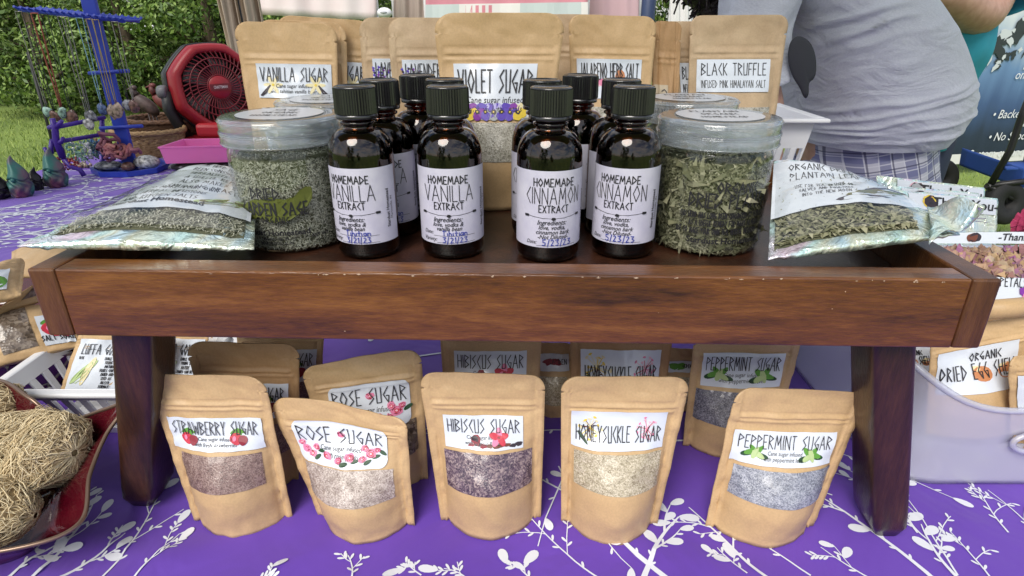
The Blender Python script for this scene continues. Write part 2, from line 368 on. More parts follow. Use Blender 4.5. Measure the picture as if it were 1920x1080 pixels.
def stem(pts, w0, w1):
    """tapered curved band along pts"""
    n = len(pts); _lay[0] = (_lay[0]+1) % 40; off = _lay[0]*.000012
    k = len(g.v); L = []
    for i in range(n):
        a = pts[max(i-1, 0)]; b = pts[min(i+1, n-1)]; dx, dy = b[0]-a[0], b[1]-a[1]; q = math.hypot(dx, dy) or 1
        w = w0+(w1-w0)*i/(n-1)
        if not inside(*pts[i]): break
        L.append(i); g.v.append(Vector(CS(pts[i][0]-dy/q*w/2, pts[i][1]+dx/q*w/2, off))); g.v.append(Vector(CS(pts[i][0]+dy/q*w/2, pts[i][1]-dx/q*w/2, off)))
    for j in range(len(L)-1):
        q = k+2*j; g.face((q, q+2, q+3, q+1), pm, False)
LEAVES = {}
def leaf(x, y, a, l, w):
    cx_, cy_ = x+math.cos(a)*l*.55, y+math.sin(a)*l*.55; kk = (int(cx_/.02), int(cy_/.02))
    if l > .008:
        for i in (-1, 0, 1):
            for j in (-1, 0, 1):
                for (ox, oy) in LEAVES.get((kk[0]+i, kk[1]+j), ()):
                    if math.hypot(ox-cx_, oy-cy_) < .0115: return
        LEAVES.setdefault(kk, []).append((cx_, cy_))
    if not inside(x+math.cos(a)*l, y+math.sin(a)*l): return
    _lay[0] = (_lay[0]+1) % 40; off = _lay[0]*.000012
    pts = []
    for i in range(14):
        t = 2*math.pi*i/14; px = l*(.5-.5*math.cos(t)); py = w*.5*math.sin(t)*(.55+.45*math.sin(min(1, px/l)*math.pi*.5))
        pts.append(CS(x+px*math.cos(a)-py*math.sin(a), y+px*math.sin(a)+py*math.cos(a), off))
    g.poly(pts, pm)
def bend(p, a, L, n=8, curl=0.0):
    out = [p]; x, y = p
    for i in range(n):
        a += curl/n+random.uniform(-.07, .07); x += math.cos(a)*L/n; y += math.sin(a)*L/n; out.append((x, y))
    return out, a
def branch(p, a, L, w, lf=1.0, depth=0):
    pts, ea = bend(p, a, L, 10, random.uniform(-.6, .6)); stem(pts, w, max(.0007, w*.3))
    for i in range(2, len(pts)):
        da = math.atan2(pts[i][1]-pts[i-1][1], pts[i][0]-pts[i-1][0])
        s = 1 if i % 2 else -1
        if depth == 0 and i in (4, 7):
            branch(pts[i], da+s*random.uniform(.45, .8), L*random.uniform(.35, .6), w*.5, lf, 1)
        elif i > 3 and random.random() < (.6 if depth == 0 else .38)*lf:
            k = random.uniform(.7, 1.15); aa = da+s*random.uniform(.5, .95)
            leaf(pts[i][0], pts[i][1], aa, .0145*k, .0085*k)
        elif random.random() < .5: leaf(pts[i][0], pts[i][1], da+s*.7, .006, .0022)
    if random.random() < .8*lf: leaf(pts[-1][0], pts[-1][1], ea, .015, .008)
def pz(px, py):
    p = on_z(px, py); return (p.x, p.y)
def px_branch(a, b, w=.0042, lf=1.0):
    p, q = pz(*a), pz(*b); branch(p, math.atan2(q[1]-p[1], q[0]-p[0]), math.hypot(q[0]-p[0], q[1]-p[1]), w, lf)
for a, b, w, lf in (((1255, 1090), (985, 905), .006, 1), ((1205, 1090), (1245, 960), .006, 1), ((1440, 1090), (1270, 965), .004, 1), ((1760, 1095), (1545, 905), .005, 1), ((1800, 1090), (1690, 985), .004, 1), ((1130, 1090), (950, 1000), .002, .2),
                     ((60, 1090), (235, 930), .004, 1), ((110, 1090), (250, 1010), .004, 1), ((10, 1090), (130, 1000), .004, 1), ((190, 1090), (345, 920), .0025, .05), ((250, 1090), (330, 1000), .002, .3), ((1520, 1080), (1350, 965), .002, .2),
                     ((1795, 1080), (1705, 935), .0022, .3), ((1860, 1090), (1800, 1000), .002, 0), ((1890, 1000), (1815, 920), .002, .15), ((1960, 1020), (1870, 920), .002, .15), ((1000, 1090), (960, 1060), .002, 1), ((660, 1090), (668, 1040), .0018, 0), ((480, 1100), (510, 1075), .002, .4),
                     ((1720, 1000), (1640, 880), .002, 1), ((1560, 930), (1475, 905), .0018, .2), ((1400, 1080), (1335, 1035), .002, .4), ((1640, 1090), (1530, 1040), .002, .3), ((790, 1080), (760, 1058), .0018, .3), ((880, 1090), (840, 1058), .0018, .3)):
    px_branch(a, b, w*.72, lf*.85)
random.seed(21)
for i in range(8):
    for j in range(16):
        x = -1.2+i*.29+random.uniform(-.1, .1); y = .5+j*.105+random.uniform(-.04, .04)
        if inside(x, y): branch((x, y), random.uniform(-.3, 1.3)+(math.pi if random.random() < .4 else 0), random.uniform(.16, .30), random.uniform(.002, .0036))
for i in range(150):
    x, y = random.uniform(-1.22, -.26), random.uniform(.62, 1.75)
    if x < -.42 or y > .75: branch((x, y), random.uniform(-.4, 1.2), random.uniform(.14, .30), random.uniform(.0035, .0055), .8)
tag(g.build('tablecloth', org=(0, .5, 0)), 'purple tablecloth printed with white leafy branches, covering the stall table', 'tablecloth')

# ------------------------------------------------------------------ the raised wooden tray
TZ0, TZ1, FLOOR = .1735, .222, .199
T0 = Vector((-.3125, .366, 0)); ang = math.atan2(.350-.368, .616)
TL_, TD_ = .6155, .345
TM = Matrix.Translation(T0) @ Matrix.Rotation(ang, 4, 'Z')
tr = thing('raised_tray', 'long dark wooden tray on four legs carrying the bottles and jars', 'tray', tuple(TM @ Vector((TL_/2, TD_/2, 0))))
def tbox(lo, hi): 
    q = G(); q.box(lo, hi, 0, TM); return q
e = .018
q = tbox((e, 0, TZ0), (TL_-e, .020, TZ1)); q.build('front_board', WOOD, tr, bevel=.0012)
q = tbox((e, TD_-.020, TZ0), (TL_-e, TD_, TZ1)); q.build('back_board', WOOD, tr, bevel=.0012)
for x0, x1 in ((0, e-.0002), (TL_-e+.0002, TL_)):
    q = tbox((x0, -.0004, TZ0), (x1, TD_+.0004, TZ1+.0002)); q.build('end_board', WOODE, tr, bevel=.0016)
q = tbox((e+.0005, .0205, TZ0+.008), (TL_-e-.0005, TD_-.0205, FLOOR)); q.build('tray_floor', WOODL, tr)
# worn chips along the front upper edge
q = G(); cmi = q.mat(CHIP); random.seed(3)
for i in range(34):
    x = random.choice([random.uniform(.02, TL_-.02), random.uniform(.28, .60)]); w = random.uniform(.0006, .0035); h = random.uniform(.0003, .0011)
    if x+w > TL_-.019: continue
    y0 = TZ1-random.uniform(.0008, .002) if random.random() < .8 else random.uniform(TZ0+.003, TZ1-.003)
    if y0 < TZ1-.003: w *= .4
    pts = [(x, -.0003, y0), (x+w*.5, -.0003, y0-h*.6), (x+w, -.0003, y0), (x+w*.6, -.0003, y0+h*.5)]
    q.poly([TM @ Vector(p) for p in pts], cmi)
q.build('worn_edge', None, tr)
LEGS = []
for x, bot in ((.046, on_z(280, 930)), (TL_-.0445, on_z(1648, 984))):
    LEGS.append((TM @ Vector((x, .033, TZ0)), bot))
for (tp, bt), k in zip(list(LEGS), (1, 1)):
    sh = Vector((.012, TD_-.075, 0)); LEGS.append((tp+sh, bt+sh))
for tp, bt in LEGS:
    q = G(); rm = Matrix.Rotation(ang, 3, 'Z')
    def prof(u, v):
        a = 2*math.pi*u; r = 1.0 if v > .12 else 1-.35*(1-math.sqrt(max(0, 1-((.12-v)/.12)**2)))
        cx, sy = math.cos(a), math.sin(a); k = .34; fl = .9+.12*v
        sx = math.copysign(abs(cx)**k, cx)*.0155*r*fl; sy = math.copysign(abs(sy)**k, sy)*.019*r
        c = bt+(tp-bt)*v; return Vector((c.x, c.y, .0008+(TZ0-.0012)*v))+rm @ Vector((sx, sy, 0))
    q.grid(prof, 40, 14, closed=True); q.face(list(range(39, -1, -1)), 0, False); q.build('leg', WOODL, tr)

# ------------------------------------------------------------------ extract bottles
GLASS = M('amber_glass', (.15, .038, .007), .02, **{'Transmission Weight': 1.0, 'IOR': 1.5, 'Coat Weight': .3, 'Coat IOR': 1.6, 'Coat Roughness': .01})
LIQ = M('dark_extract', (.006, .0025, .0015), .25)
CAP = M('black_cap', (.012, .012, .013), .24, **{'IOR': 1.7}); CAP.node_tree.nodes['Principled BSDF'].inputs['Coat Weight'].default_value = .25
BR = .0243; BH = .104; BTOP = .126
def bottle_mesh(rz=0):
    outer = [(.001, .0015), (BR*.8, .0006), (BR*.95, .0018), (BR, .006), (BR, .076)]
    for i in range(1, 11):
        t = i/10; outer.append((BR-(BR-.0108)*(1-math.cos(t*math.pi*.5))**1.05 if t < 1 else .0108, .076+.0205*math.sin(t*math.pi*.5)))
    outer += [(.0105, .0985), (.0128, .0998), (.0128, .1015), (.0106, .1025), (.0106, .106)]
    inner = [(r-.0021, z+(.003 if z < .02 else 0)) for r, z in outer if r > .004]
    return outer, inner
OUT, INN = bottle_mesh()
def label_bottle(gg, S, kindn, rng):
    ik = gg.mat(INK); bl = gg.mat(BLUE); W = .072
    strokes(gg, S, 'HOMEMADE', 0, .0465, .0056, .00075, ik, .0004, sp=.18, ws=1.05)
    strokes(gg, S, kindn, 0, .0335, .0118, .00058, ik, .0004, sp=.14, ws=.86 if kindn == 'VANILLA' else .74)
    strokes(gg, S, 'EXTRACT', 0, .0272, .0052, .0007, ik, .0004, sp=.2, ws=1.0)
    ribbon(gg, S, [(-.021, .0243), (-.008, .0228), (0, .0224), (.008, .0228), (.021, .0243)], .00035, ik, .0004)
    for s in (-1, 1):
        for k in range(3): blob(gg, S, s*(.0195+.0011*k), .0242, .0009, .0011, ik, .00045, n=6)
    blob(gg, S, 0, .0224, .0018, .0012, ik, .00045, n=6)
    if kindn == 'VANILLA':
        script(gg, S, 'Ingredients:', -.001, .0178, .0052, ik, .0004, bold=.008); script(gg, S, 'love, vodka &', -.001, .0141, .0047, ik, .0004, bold=.008); script(gg, S, 'vanilla bean', 0, .0108, .0047, ik, .0004, bold=.008)
        script(gg, S, 'Date:', -.0215, .0078, .0044, ik, .0004, align='l'); script(gg, S, 'Variety:', -.0215, .0024, .0044, ik, .0004, align='l')
        ribbon(gg, S, [(-.0125, .0066), (.020, .0066)], .00025, ik, .0004); ribbon(gg, S, [(-.010, .0012), (.020, .0012)], .00025, ik, .0004)
        strokes(gg, S, 'Tihitian', .004, .0068, .0040, .0006, bl, .0006, PEN, .2, 1.3, jit=.04); strokes(gg, S, '3/21/23', .004, .0014, .0042, .0006, bl, .0006, RUNE, .3, 1.15, jit=.05)
    else:
        script(gg, S, 'Ingredients:', -.001, .0178, .0052, ik, .0004, bold=.008); script(gg, S, 'love, vodka,', -.001, .0142, .0047, ik, .0004, bold=.008); script(gg, S, 'cinnamon bark', 0, .0106, .0047, ik, .0004, bold=.008); script(gg, S, '-Not Diluted-', 0, .0070, .0046, ik, .0004, bold=.008)
        script(gg, S, 'Date:', -.0205, .0028, .0042, ik, .0004, align='l'); ribbon(gg, S, [(-.0125, .0016), (.019, .0016)], .00025, ik, .0004)
        strokes(gg, S, '5/23/23', .003, .0020, .0046, .0006, bl, .0006, RUNE, .3, 1.15, jit=.05)
    script(gg, S, 'Stardust Homestead', .0305, .026, .0040, ik, .0004, shear=0, rot=R(90), bold=.02)
    script(gg, S, 'Martinsville, IN', .0338, .026, .0032, ik, .0004, shear=0, rot=R(90))
def bottle(x, y, kindn, rot, label, tilt=0.0):
    t = thing('extract_bottle', label, 'bottle', (x, y, FLOOR+.0003), 'brown extract bottles on the tray')
    c = (x, y, FLOOR+.0003); rng = random
    q = G(); q.lathe(OUT+[(r, z) for r, z in reversed(INN)], 48, c); b = q.build('glass', GLASS, t, recalc=True)
    q = G(); lv = .0955; pr_ = [(r-.0003, z) for r, z in INN if z < lv]; r_l = pr_[-1][0]
    q.lathe([(.0005, pr_[0][1])]+pr_+[(.0005, pr_[-1][1])], 40, c); q.build('liquid', LIQ, t, recalc=True)
    q = G(); n = 46; z0 = .1035
    prof = [(.0148, z0), (.0152, z0+.0004), (.0152, z0+.003), (.0145, z0+.0034), (.0143, z0+.0036)]
    q.lathe([(.0110, z0)]+prof, 48, c)
    def capf(u, v):
        a = 2*math.pi*u; rib = .0008*(1 if int(u*n*2+.5) % 2 else 0)
        z = z0+.0036+(BTOP-z0-.0050)*v; r = .0150-.0002*v+rib
        return (x+r*math.cos(a), y+r*math.sin(a), c[2]+z)
    q.grid(capf, n*2, 1, 0, smooth=False, closed=True)
    q.lathe([(.0150, BTOP-.0016), (.0149, BTOP-.0006), (.0142, BTOP), (.0128, BTOP+.0001), (.0126, BTOP-.0005), (.0004, BTOP-.0006)], 48, c); q.build('cap', CAP, t)
    q = G(); lm = q.mat(BLAB); r0 = BR+.00025; z0l = .0135; hl = .0575; aw = 1.62
    def S(lx, lz, off):
        a = -math.pi/2+rot+lx/r0; r = r0+off
        return (x+r*math.cos(a), y+r*math.sin(a), c[2]+z0l+lz)
    q.grid(lambda u, v: S((u-.5)*2*aw*r0, v*hl, 0), 40, 4, lm); label_bottle(q, S, kindn, rng)
    q.build('label', None, t)
    return t
bd = lambda cx, cyp, d: ((cx-960)/F*(d*_c+(CH-(FLOOR+BTOP))*_s), d)
random.seed(5)
for (cx, d, kn, rt, lb) in ((664, .4625, 'VANILLA', -.25, 'vanilla extract bottle beside the sage jar, front row'), (838, .4625, 'VANILLA', .0, 'vanilla extract bottle dated 3/21/23 facing straight ahead, next to the gap'),
        (1034, .455, 'CINNAMON', .10, 'cinnamon extract bottle with the whitest label, facing front by the gap'), (1189, .4625, 'CINNAMON', -.40, 'cinnamon extract bottle beside the plantain jar with its side text turned to view'),
        (710, .512, 'VANILLA', .1, 'vanilla extract bottle standing right behind the bottle next to the sage jar'), (782, .556, 'VANILLA', .5, 'vanilla extract bottle at the back, between the two front vanilla bottles'),
        (833, .516, 'VANILLA', .1, 'extract bottle nearly hidden behind the straight facing vanilla bottle, only its cap rim showing'), (1017, .510, 'CINNAMON', -.3, 'cinnamon extract bottle half hidden behind the whitest label bottle'),
        (1089, .556, 'CINNAMON', -.9, 'extract bottle at the back, between the two front cinnamon bottles'), (1166, .514, 'CINNAMON', .3, 'extract bottle hidden behind the cinnamon bottle beside the plantain jar')):
    x, y = bd(cx, 165, d); bottle(x, y, kn, rt, lb)

# ------------------------------------------------------------------ herb jars
def thin(name, col, ior=1.45, rough=.03, haze=0.0, hcol=(.8, .85, .9)):
    m = M(name, col, rough); n, l = nodes_of(m); out = n['Material Output']
    tr_ = n.new('ShaderNodeBsdfTransparent'); tr_.inputs['Color'].default_value = (*col, 1)
    gl = n.new('ShaderNodeBsdfGlossy'); gl.inputs['Roughness'].default_value = rough
    lw = n.new('ShaderNodeLayerWeight'); lw.inputs['Blend'].default_value = .5; pw = n.new('ShaderNodeMath'); pw.operation = 'POWER'; pw.inputs[1].default_value = 3.2; fr = n.new('ShaderNodeMath'); fr.operation = 'MULTIPLY_ADD'; fr.inputs[1].default_value = (ior-1)*1.7; fr.inputs[2].default_value = (ior-1)**2*.35; l.new(lw.outputs['Facing'], pw.inputs[0]); l.new(pw.outputs[0], fr.inputs[0])
    mx = n.new('ShaderNodeMixShader'); base = tr_
    if haze:
        df = n.new('ShaderNodeBsdfDiffuse'); df.inputs['Color'].default_value = (*hcol, 1); m2 = n.new('ShaderNodeMixShader'); m2.inputs[0].default_value = haze
        l.new(tr_.outputs[0], m2.inputs[1]); l.new(df.outputs[0], m2.inputs[2]); base = m2
    l.new(fr.outputs[0], mx.inputs[0]); l.new(base.outputs[0], mx.inputs[1]); l.new(gl.outputs[0], mx.inputs[2]); l.new(mx.outputs[0], out.inputs['Surface'])
    return m
PLAST = thin('clear_plastic', (.97, .98, .98), 1.28)
LIDP = thin('lid_plastic', (.95, .97, .98), 1.45, .08, .10)
HERB = island(M('dried_sage', (.3, .3, .2), .8), [(.22, .22, .16), (.38, .38, .29), (.50, .50, .41), (.29, .30, .22), (.58, .58, .48)])
HERB2 = island(M('dried_plantain', (.2, .2, .1), .8), [(.10, .10, .055), (.20, .20, .11), (.32, .31, .20), (.14, .15, .075), (.40, .38, .26)])
HCORE = M('herb_core', (.10, .105, .06), .9)
def flakes(q, place, n, l, w, m):
    """scatter bent slivers; place() gives (point, normal)"""
    for i in range(n):
        p, nn = place(); a = Vector((random.gauss(0, 1), random.gauss(0, 1), random.gauss(0, 1))); a -= nn*a.dot(nn)*random.uniform(.55, 1); a.normalize(); b = nn.cross(a).normalized()
        L = l*random.uniform(.5, 1.3); W = w*random.uniform(.5, 1.3); k = len(q.v); up = nn*L*random.uniform(.05, .3)
        q.v += [p-a*L/2, p+b*W/2+up, p+a*L/2, p-b*W/2+up]; q.face((k, k+1, k+2, k+3), m, False)
JR, JH = .0435, .1015
def jar(x, y, title, label, front=True, hm=None, big=False, seed=1, rot=0.0):
    random.seed(seed); t = thing('herb_jar', label, 'jar', (x, y, FLOOR+.0003), 'clear plastic herb jars on the tray'); c = (x, y, FLOOR+.0003)
    prof = [(.001, .0012), (JR*.86, .0006), (JR*.96, .0025), (JR, .007), (JR, .072), (JR*.99, .0765), (JR*.95, .0795), (JR*.94, .081), (JR*.95, .0825), (JR*.94, .084), (JR*.94, .090)]
    inn = [(r-.0008, z+.0008) for r, z in prof if r > .01]
    q = G(); q.lathe(prof+list(reversed(inn)), 64, c); q.build('jar_body', PLAST, t, recalc=True)
    q = G(); q.lathe([(JR*.90, .0815), (JR*1.055, .0815), (JR*1.06, .083), (JR*1.065, .0895), (JR*1.05, .0902), (JR*1.06, .0910), (JR*1.06, .0990), (JR*1.04, .1012), (JR*1.0, .1018), (.001, .1016), (.001, .1000), (JR*.99, .1000), (JR*1.035, .0985), (JR*1.035, .083)], 64, c)
    for z_ in (.0828, .0900, .0912, .0992): q.tube([(x+JR*1.064*math.cos(i*.131), y+JR*1.064*math.sin(i*.131), c[2]+z_) for i in range(49)], .0006, 5, 0, False)
    lid = q.build('lid', LIDP, t, recalc=True)
    q = G(); lm = q.mat(M('lid_sticker_paper', (.52, .55, .60), .3)); ik = q.mat(INK)
    def SL(a, b, off): return (x+a, y+b, c[2]+.1024+off)
    q.poly([SL(.033*math.cos(i*.131), .033*math.sin(i*.131), 0) for i in range(48)], lm)
    for yy, tx, h in ((.012, title.split()[0], .008), (-.002, 'ORGANIC', .007), (-.016, 'HOMESTEAD', .006)): strokes(q, SL, tx, 0, yy, h, .0008, ik, .0003)
    sub(q, 'sticker', lid)
    q = G(); cmi = q.mat(HCORE); fm = q.mat(hm)
    rh = JR-.0036; q.lathe([(.001, .002), (rh-.002, .0022), (rh-.0008, .006), (rh-.0008, .069), (rh-.005, .074), (.001, .0745)], 40, c, cmi)
    def place():
        if random.random() < .14:
            a = random.uniform(0, 6.28); r = rh*math.sqrt(random.random()); return Vector((x+r*math.cos(a), y+r*math.sin(a), c[2]+.0745)), Vector((0, 0, 1))
        a = -math.pi/2+random.uniform(-1.9, 1.9); nn = Vector((math.cos(a), math.sin(a), 0)); return Vector((x, y, c[2]+random.uniform(.003, .072)))+nn*(rh-.0004), nn
    if big: flakes(q, place, 5600 if front else 500, .0062, .0016, fm); flakes(q, place, 160, .020, .0042, fm)
    else: flakes(q, place, 9500 if front else 500, .0042, .0008, fm)
    q.build('herbs', None, t)
    if front:
        q = G(); ik = q.mat(INK); r0 = JR+.0003
        def S(lx, lz, off):
            a = -math.pi/2+rot+lx/r0; return (x+(r0+off)*math.cos(a), y+(r0+off)*math.sin(a), c[2]+lz)
        if not big:
            gl = q.mat(M('sage_leaf_print', (.11, .13, .02), .6)); 
            for k in range(7): blob(q, S, -.022+.007*k, .034+.003*math.sin(k*1.1)+.0012*k, .013, .0065, gl, .0001+.00005*k, rot=.25+.1*k, n=12, wob=.1)
            strokes(q, S, 'DRIED', -.006, .045, .0085, .0011, ik, .0006, sp=.2, ws=1.0); strokes(q, S, 'GARDEN SAGE', -.0015, .0325, .0095, .0012, ik, .0006, sp=.16, ws=.8); strokes(q, S, 'ORGANIC', -.001, .0265, .0048, .0007, ik, .0006, sp=.25, ws=1.0)
            script(q, S, 'Stardust Homestead', -.004, .0165, .0062, ik, .0006, shear=0, ws=1.1, bold=.03); script(q, S, 'Martinsville, IN', -.002, .0125, .0036, ik, .0006, shear=0, bold=.02); script(q, S, 'MARTINSVILLE, IN', -.002, .0088, .0036, ik, .0006, shear=0, bold=.02); script(q, S, 'NET WT', .032, .013, .004, ik, .0006, shear=0, bold=.03)
        else:
            strokes(q, S, 'ORGANIC', .009, .052, .0078, .0011, ik, .0006, sp=.2, ws=1.0); strokes(q, S, 'DRIED PLANTAIN', .010, .0405, .0105, .0012, ik, .0006, sp=.16, ws=.9)
            for k, tx in enumerate(('THIS HERB HAS LONG BEEN CONSIDERED BY HERBALISTS', 'AS A USEFUL REMEDY FOR MANY AILMENTS.', 'USE TO MAKE YOUR OWN TEA, HERBAL INFUSIONS & MORE.')): strokes(q, S, tx, .004, .0325-.0062*k, .0042, .0007, ik, .0006, sp=.12, ws=.62)
            script(q, S, 'Stardust Homestead', .004, .0125, .0064, ik, .0006, shear=0, ws=1.1, bold=.03); script(q, S, '2023', .008, .0075, .004, ik, .0006, shear=0, bold=.02)
        q.build('label', None, t)
jar(-.1815, .494, 'SAGE', 'clear jar of grey green dried garden sage beside the front vanilla bottles', True, HERB, False, 11, .02)
jar(.1600, .486, 'PLANTAIN', 'clear jar of leafy dried plantain standing beside the cinnamon bottles', True, HERB2, True, 12, -.04)
jar(-.172, .590, 'SAGE', 'herb jar behind the sage jar, only its lid showing below the vanilla sugar pouch', False, HERB, False, 13)
jar(.166, .600, 'PLANTAIN', 'herb jar behind the plantain jar, its lid showing below the black truffle pouch', False, HERB2, True, 14)
# ------------------------------------------------------------------ stand-up pouches
def clampf(x, a=0, b=1): return max(a, min(b, x))
def smooth(x): x = clampf(x); return x*x*(3-2*x)
def grain(name, cols, scale=1250, rough=.22):
    m = M(name, cols[1], rough); n, l = nodes_of(m); b = n['Principled BSDF']
    b.inputs['Coat Weight'].default_value = .4; b.inputs['Coat Roughness'].default_value = .14
    t = n.new('ShaderNodeTexCoord'); v = n.new('ShaderNodeTexVoronoi'); v.inputs['Scale'].default_value = scale; v.inputs['Randomness'].default_value = 1
    v2 = n.new('ShaderNodeTexNoise'); v2.inputs['Scale'].default_value = scale*.16; v2.inputs['Detail'].default_value = 3
    r = n.new('ShaderNodeValToRGB'); e = r.color_ramp.elements; e[0].color = (*cols[0], 1); e[0].position = .22; e[1].color = (*cols[2], 1); e[1].position = .78; k = e.new(.5); k.color = (*cols[1], 1)
    a = n.new('ShaderNodeMath'); a.operation = 'MULTIPLY_ADD'; a.inputs[1].default_value = .46
    a2 = n.new('ShaderNodeMath'); a2.operation = 'MULTIPLY'; a2.inputs[1].default_value = .56
    sp = n.new('ShaderNodeSeparateColor')
    l.new(t.outputs['Object'], v.inputs['Vector']); l.new(t.outputs['Object'], v2.inputs['Vector']); l.new(v.outputs['Color'], sp.inputs[0]); l.new(v2.outputs['Fac'], a2.inputs[0]); l.new(sp.outputs[0], a.inputs[0]); l.new(a2.outputs[0], a.inputs[2])
    l.new(a.outputs[0], r.inputs['Fac']); l.new(r.outputs['Color'], b.inputs['Base Color'])
    fn_ = n.new('ShaderNodeTexNoise'); fn_.inputs['Scale'].default_value = 55; fb = n.new('ShaderNodeBump'); fb.inputs['Strength'].default_value = .6; fb.inputs['Distance'].default_value = .004; l.new(t.outputs['Object'], fn_.inputs['Vector']); l.new(fn_.outputs['Fac'], fb.inputs['Height']); l.new(fb.outputs['Normal'], b.inputs['Coat Normal'])
    bp = n.new('ShaderNodeBump'); bp.inputs['Strength'].default_value = .45; bp.inputs['Distance'].default_value = .0006; l.new(v.outputs['Distance'], bp.inputs['Height']); l.new(bp.outputs['Normal'], b.inputs['Normal'])
    return m
W_STR = grain('strawberry_sugar', [(.10, .055, .05), (.24, .155, .135), (.36, .26, .23)])
W_ROSE = grain('rose_sugar', [(.20, .15, .13), (.40, .33, .29), (.62, .54, .49)])
W_HIB = grain('hibiscus_sugar', [(.035, .022, .045), (.14, .095, .125), (.40, .31, .30)], 900)
W_HON = grain('honeysuckle_sugar', [(.22, .18, .11), (.46, .40, .28), (.68, .61, .47)])
W_PEP = grain('peppermint_sugar', [(.12, .13, .17), (.27, .29, .345), (.46, .48, .54)])
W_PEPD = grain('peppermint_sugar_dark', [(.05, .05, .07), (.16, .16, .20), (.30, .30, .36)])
W_VIO = grain('violet_sugar', [(.18, .17, .13), (.40, .38, .32), (.56, .54, .47)], 900)
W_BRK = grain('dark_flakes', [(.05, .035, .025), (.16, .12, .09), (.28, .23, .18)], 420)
BUL = .020
class Pouch:
    def __init__(s, BL, BR_, TL, TR, bulge=.022, back=.4, flat=False, m=.085, topw=.0, seed=1, rc=.012, up=None, vb=.80, wave=0.0):
        s.BL, s.BR, s.TL, s.TR = map(Vector, (BL, BR_, TL, TR)); s.b = bulge; s.back = back; s.m = m; s.seed = seed; s.flat = flat; s.vb = vb; s.wave = wave
        s.n = (s.BR-s.BL).cross((s.TL+s.TR)/2-(s.BL+s.BR)/2).normalized()
        h = Vector((s.n.x, s.n.y, 0)); s.hf = s.n if flat or h.length < .2 else h.normalized()
        s.W = ((s.BR-s.BL).length+(s.TR-s.TL).length)/2; s.H = ((s.TL+s.TR)/2-(s.BL+s.BR)/2).length; s.rc = rc; s.topw = topw
        s.base = (s.BL+s.BR)/2
    def bul(s, u, v):
        gu = clampf((u-s.m)/(1-2*s.m)); g = math.sin(math.pi*gu)**.72 if 0 < gu < 1 else 0
        if s.flat: fv = math.sin(math.pi*clampf(.04+v*.92/s.vb*.98))**.7 if v < s.vb else 0
        else:
            fv = (.80+.20*smooth(v/.22)) if v < .22 else 1-smooth((v-.22)/(s.vb-.22))
            g *= 1
        return s.b*g*fv
    def P(s, u, v, off=0.0, side=1):
        p = (s.BL*(1-u)+s.BR*u)*(1-v)+(s.TL*(1-u)+s.TR*u)*v
        b = s.bul(u, v)
        if side < 0: b = -b*s.back
        d = s.hf.lerp(s.n, clampf(v/.35)).normalized()
        w = noise.noise(Vector((u*3.1+s.seed*7.3, v*4.3, s.seed)))*.0022*(.3+v) + noise.noise(Vector((u*9+s.seed, v*11, s.seed*3.1)))*.0010 + .0013*abs(noise.noise(Vector((u*5+s.seed*2, v*13+u*4, s.seed*5.1))))
        # creases where the side seams take the bulge
        e = min(u, 1-u); w += .0022*noise.noise(Vector((e*30, v*24, s.seed*1.7)))*math.exp(-((e-.09)/.07)**2)*(1.2-v)
        zr = 0
        if not s.flat and side > 0 and s.m*.8 < u < 1-s.m*.8:
            for vc in (.775, .805): zr += .0009*math.exp(-((v-vc)/.008)**2)
            zr -= .0006*math.exp(-((v-.835)/.006)**2)
        if side > 0 and not s.flat: zr -= .0008*(math.exp(-((u-s.m*.95)/.010)**2)+math.exp(-((1-u-s.m*.95)/.010)**2))
        if side > 0 and (u < s.m*.6 or u > 1-s.m*.6): zr -= .0003
        wv = s.topw*math.sin(u*5.0+s.seed)*smooth((v-.55)/.45)
        tv = Vector((0, 0, 0))
        if s.wave: tv = (s.TL-s.BL).normalized()*s.wave*math.sin(u*4.6+.5)*smooth((v-.7)/.3)
        th = .0006*side
        return p+d*b+s.n*(w+zr+wv+th+off)+tv
    def sheet(s, q, mi, nu=30, nv=40):
        vs_ = sorted(set([i/nv for i in range(nv+1)]+[.76, .768, .775, .782, .79, .797, .805, .813, .825, .835, .845, .893, .897, .901, .905]+[1-s.rc/s.H*t for t in (0, .03, .1, .2, .35, .5, .7, .9)]))
        us = sorted(set([i/nu for i in range(nu+1)]+[s.m*.5, s.m*.65, s.m*.95, 1-s.m*.5, 1-s.m*.65, 1-s.m*.95]))
        def uu(u, v):
            t = (1-v)*s.H; ins = 0
            if t < s.rc: ins = (s.rc-math.sqrt(max(0, s.rc**2-(s.rc-t)**2)))/s.W
            if abs(v-.899) < .0022: ins += .0022/s.W
            return ins+u*(1-2*ins)
        rows = {}
        for side in (1, -1):
            k = len(q.v)
            for v in vs_:
                for u in us: q.v.append(s.P(uu(u, v), v, 0, side))
            nuu = len(us)
            for j in range(len(vs_)-1):
                for i in range(nuu-1):
                    a = k+j*nuu+i; f = (a, a+1, a+nuu+1, a+nuu); q.face(f if side > 0 else f[::-1], mi, True)
            rows[side] = (k, nuu, len(vs_))
        (k1, n1, r1), (k2, _, _) = rows[1], rows[-1]
        for i in range(n1-1):
            q.face((k2+i, k2+i+1, k1+i+1, k1+i), mi, True); t1 = k1+(r1-1)*n1+i; t2 = k2+(r1-1)*n1+i; q.face((t1, t1+1, t2+1, t2), mi, False)
        for j in range(r1-1):
            a, b = k1+j*n1, k2+j*n1; q.face((a, a+n1, b+n1, b), mi, False); a += n1-1; b += n1-1; q.face((b, b+n1, a+n1, a), mi, False)
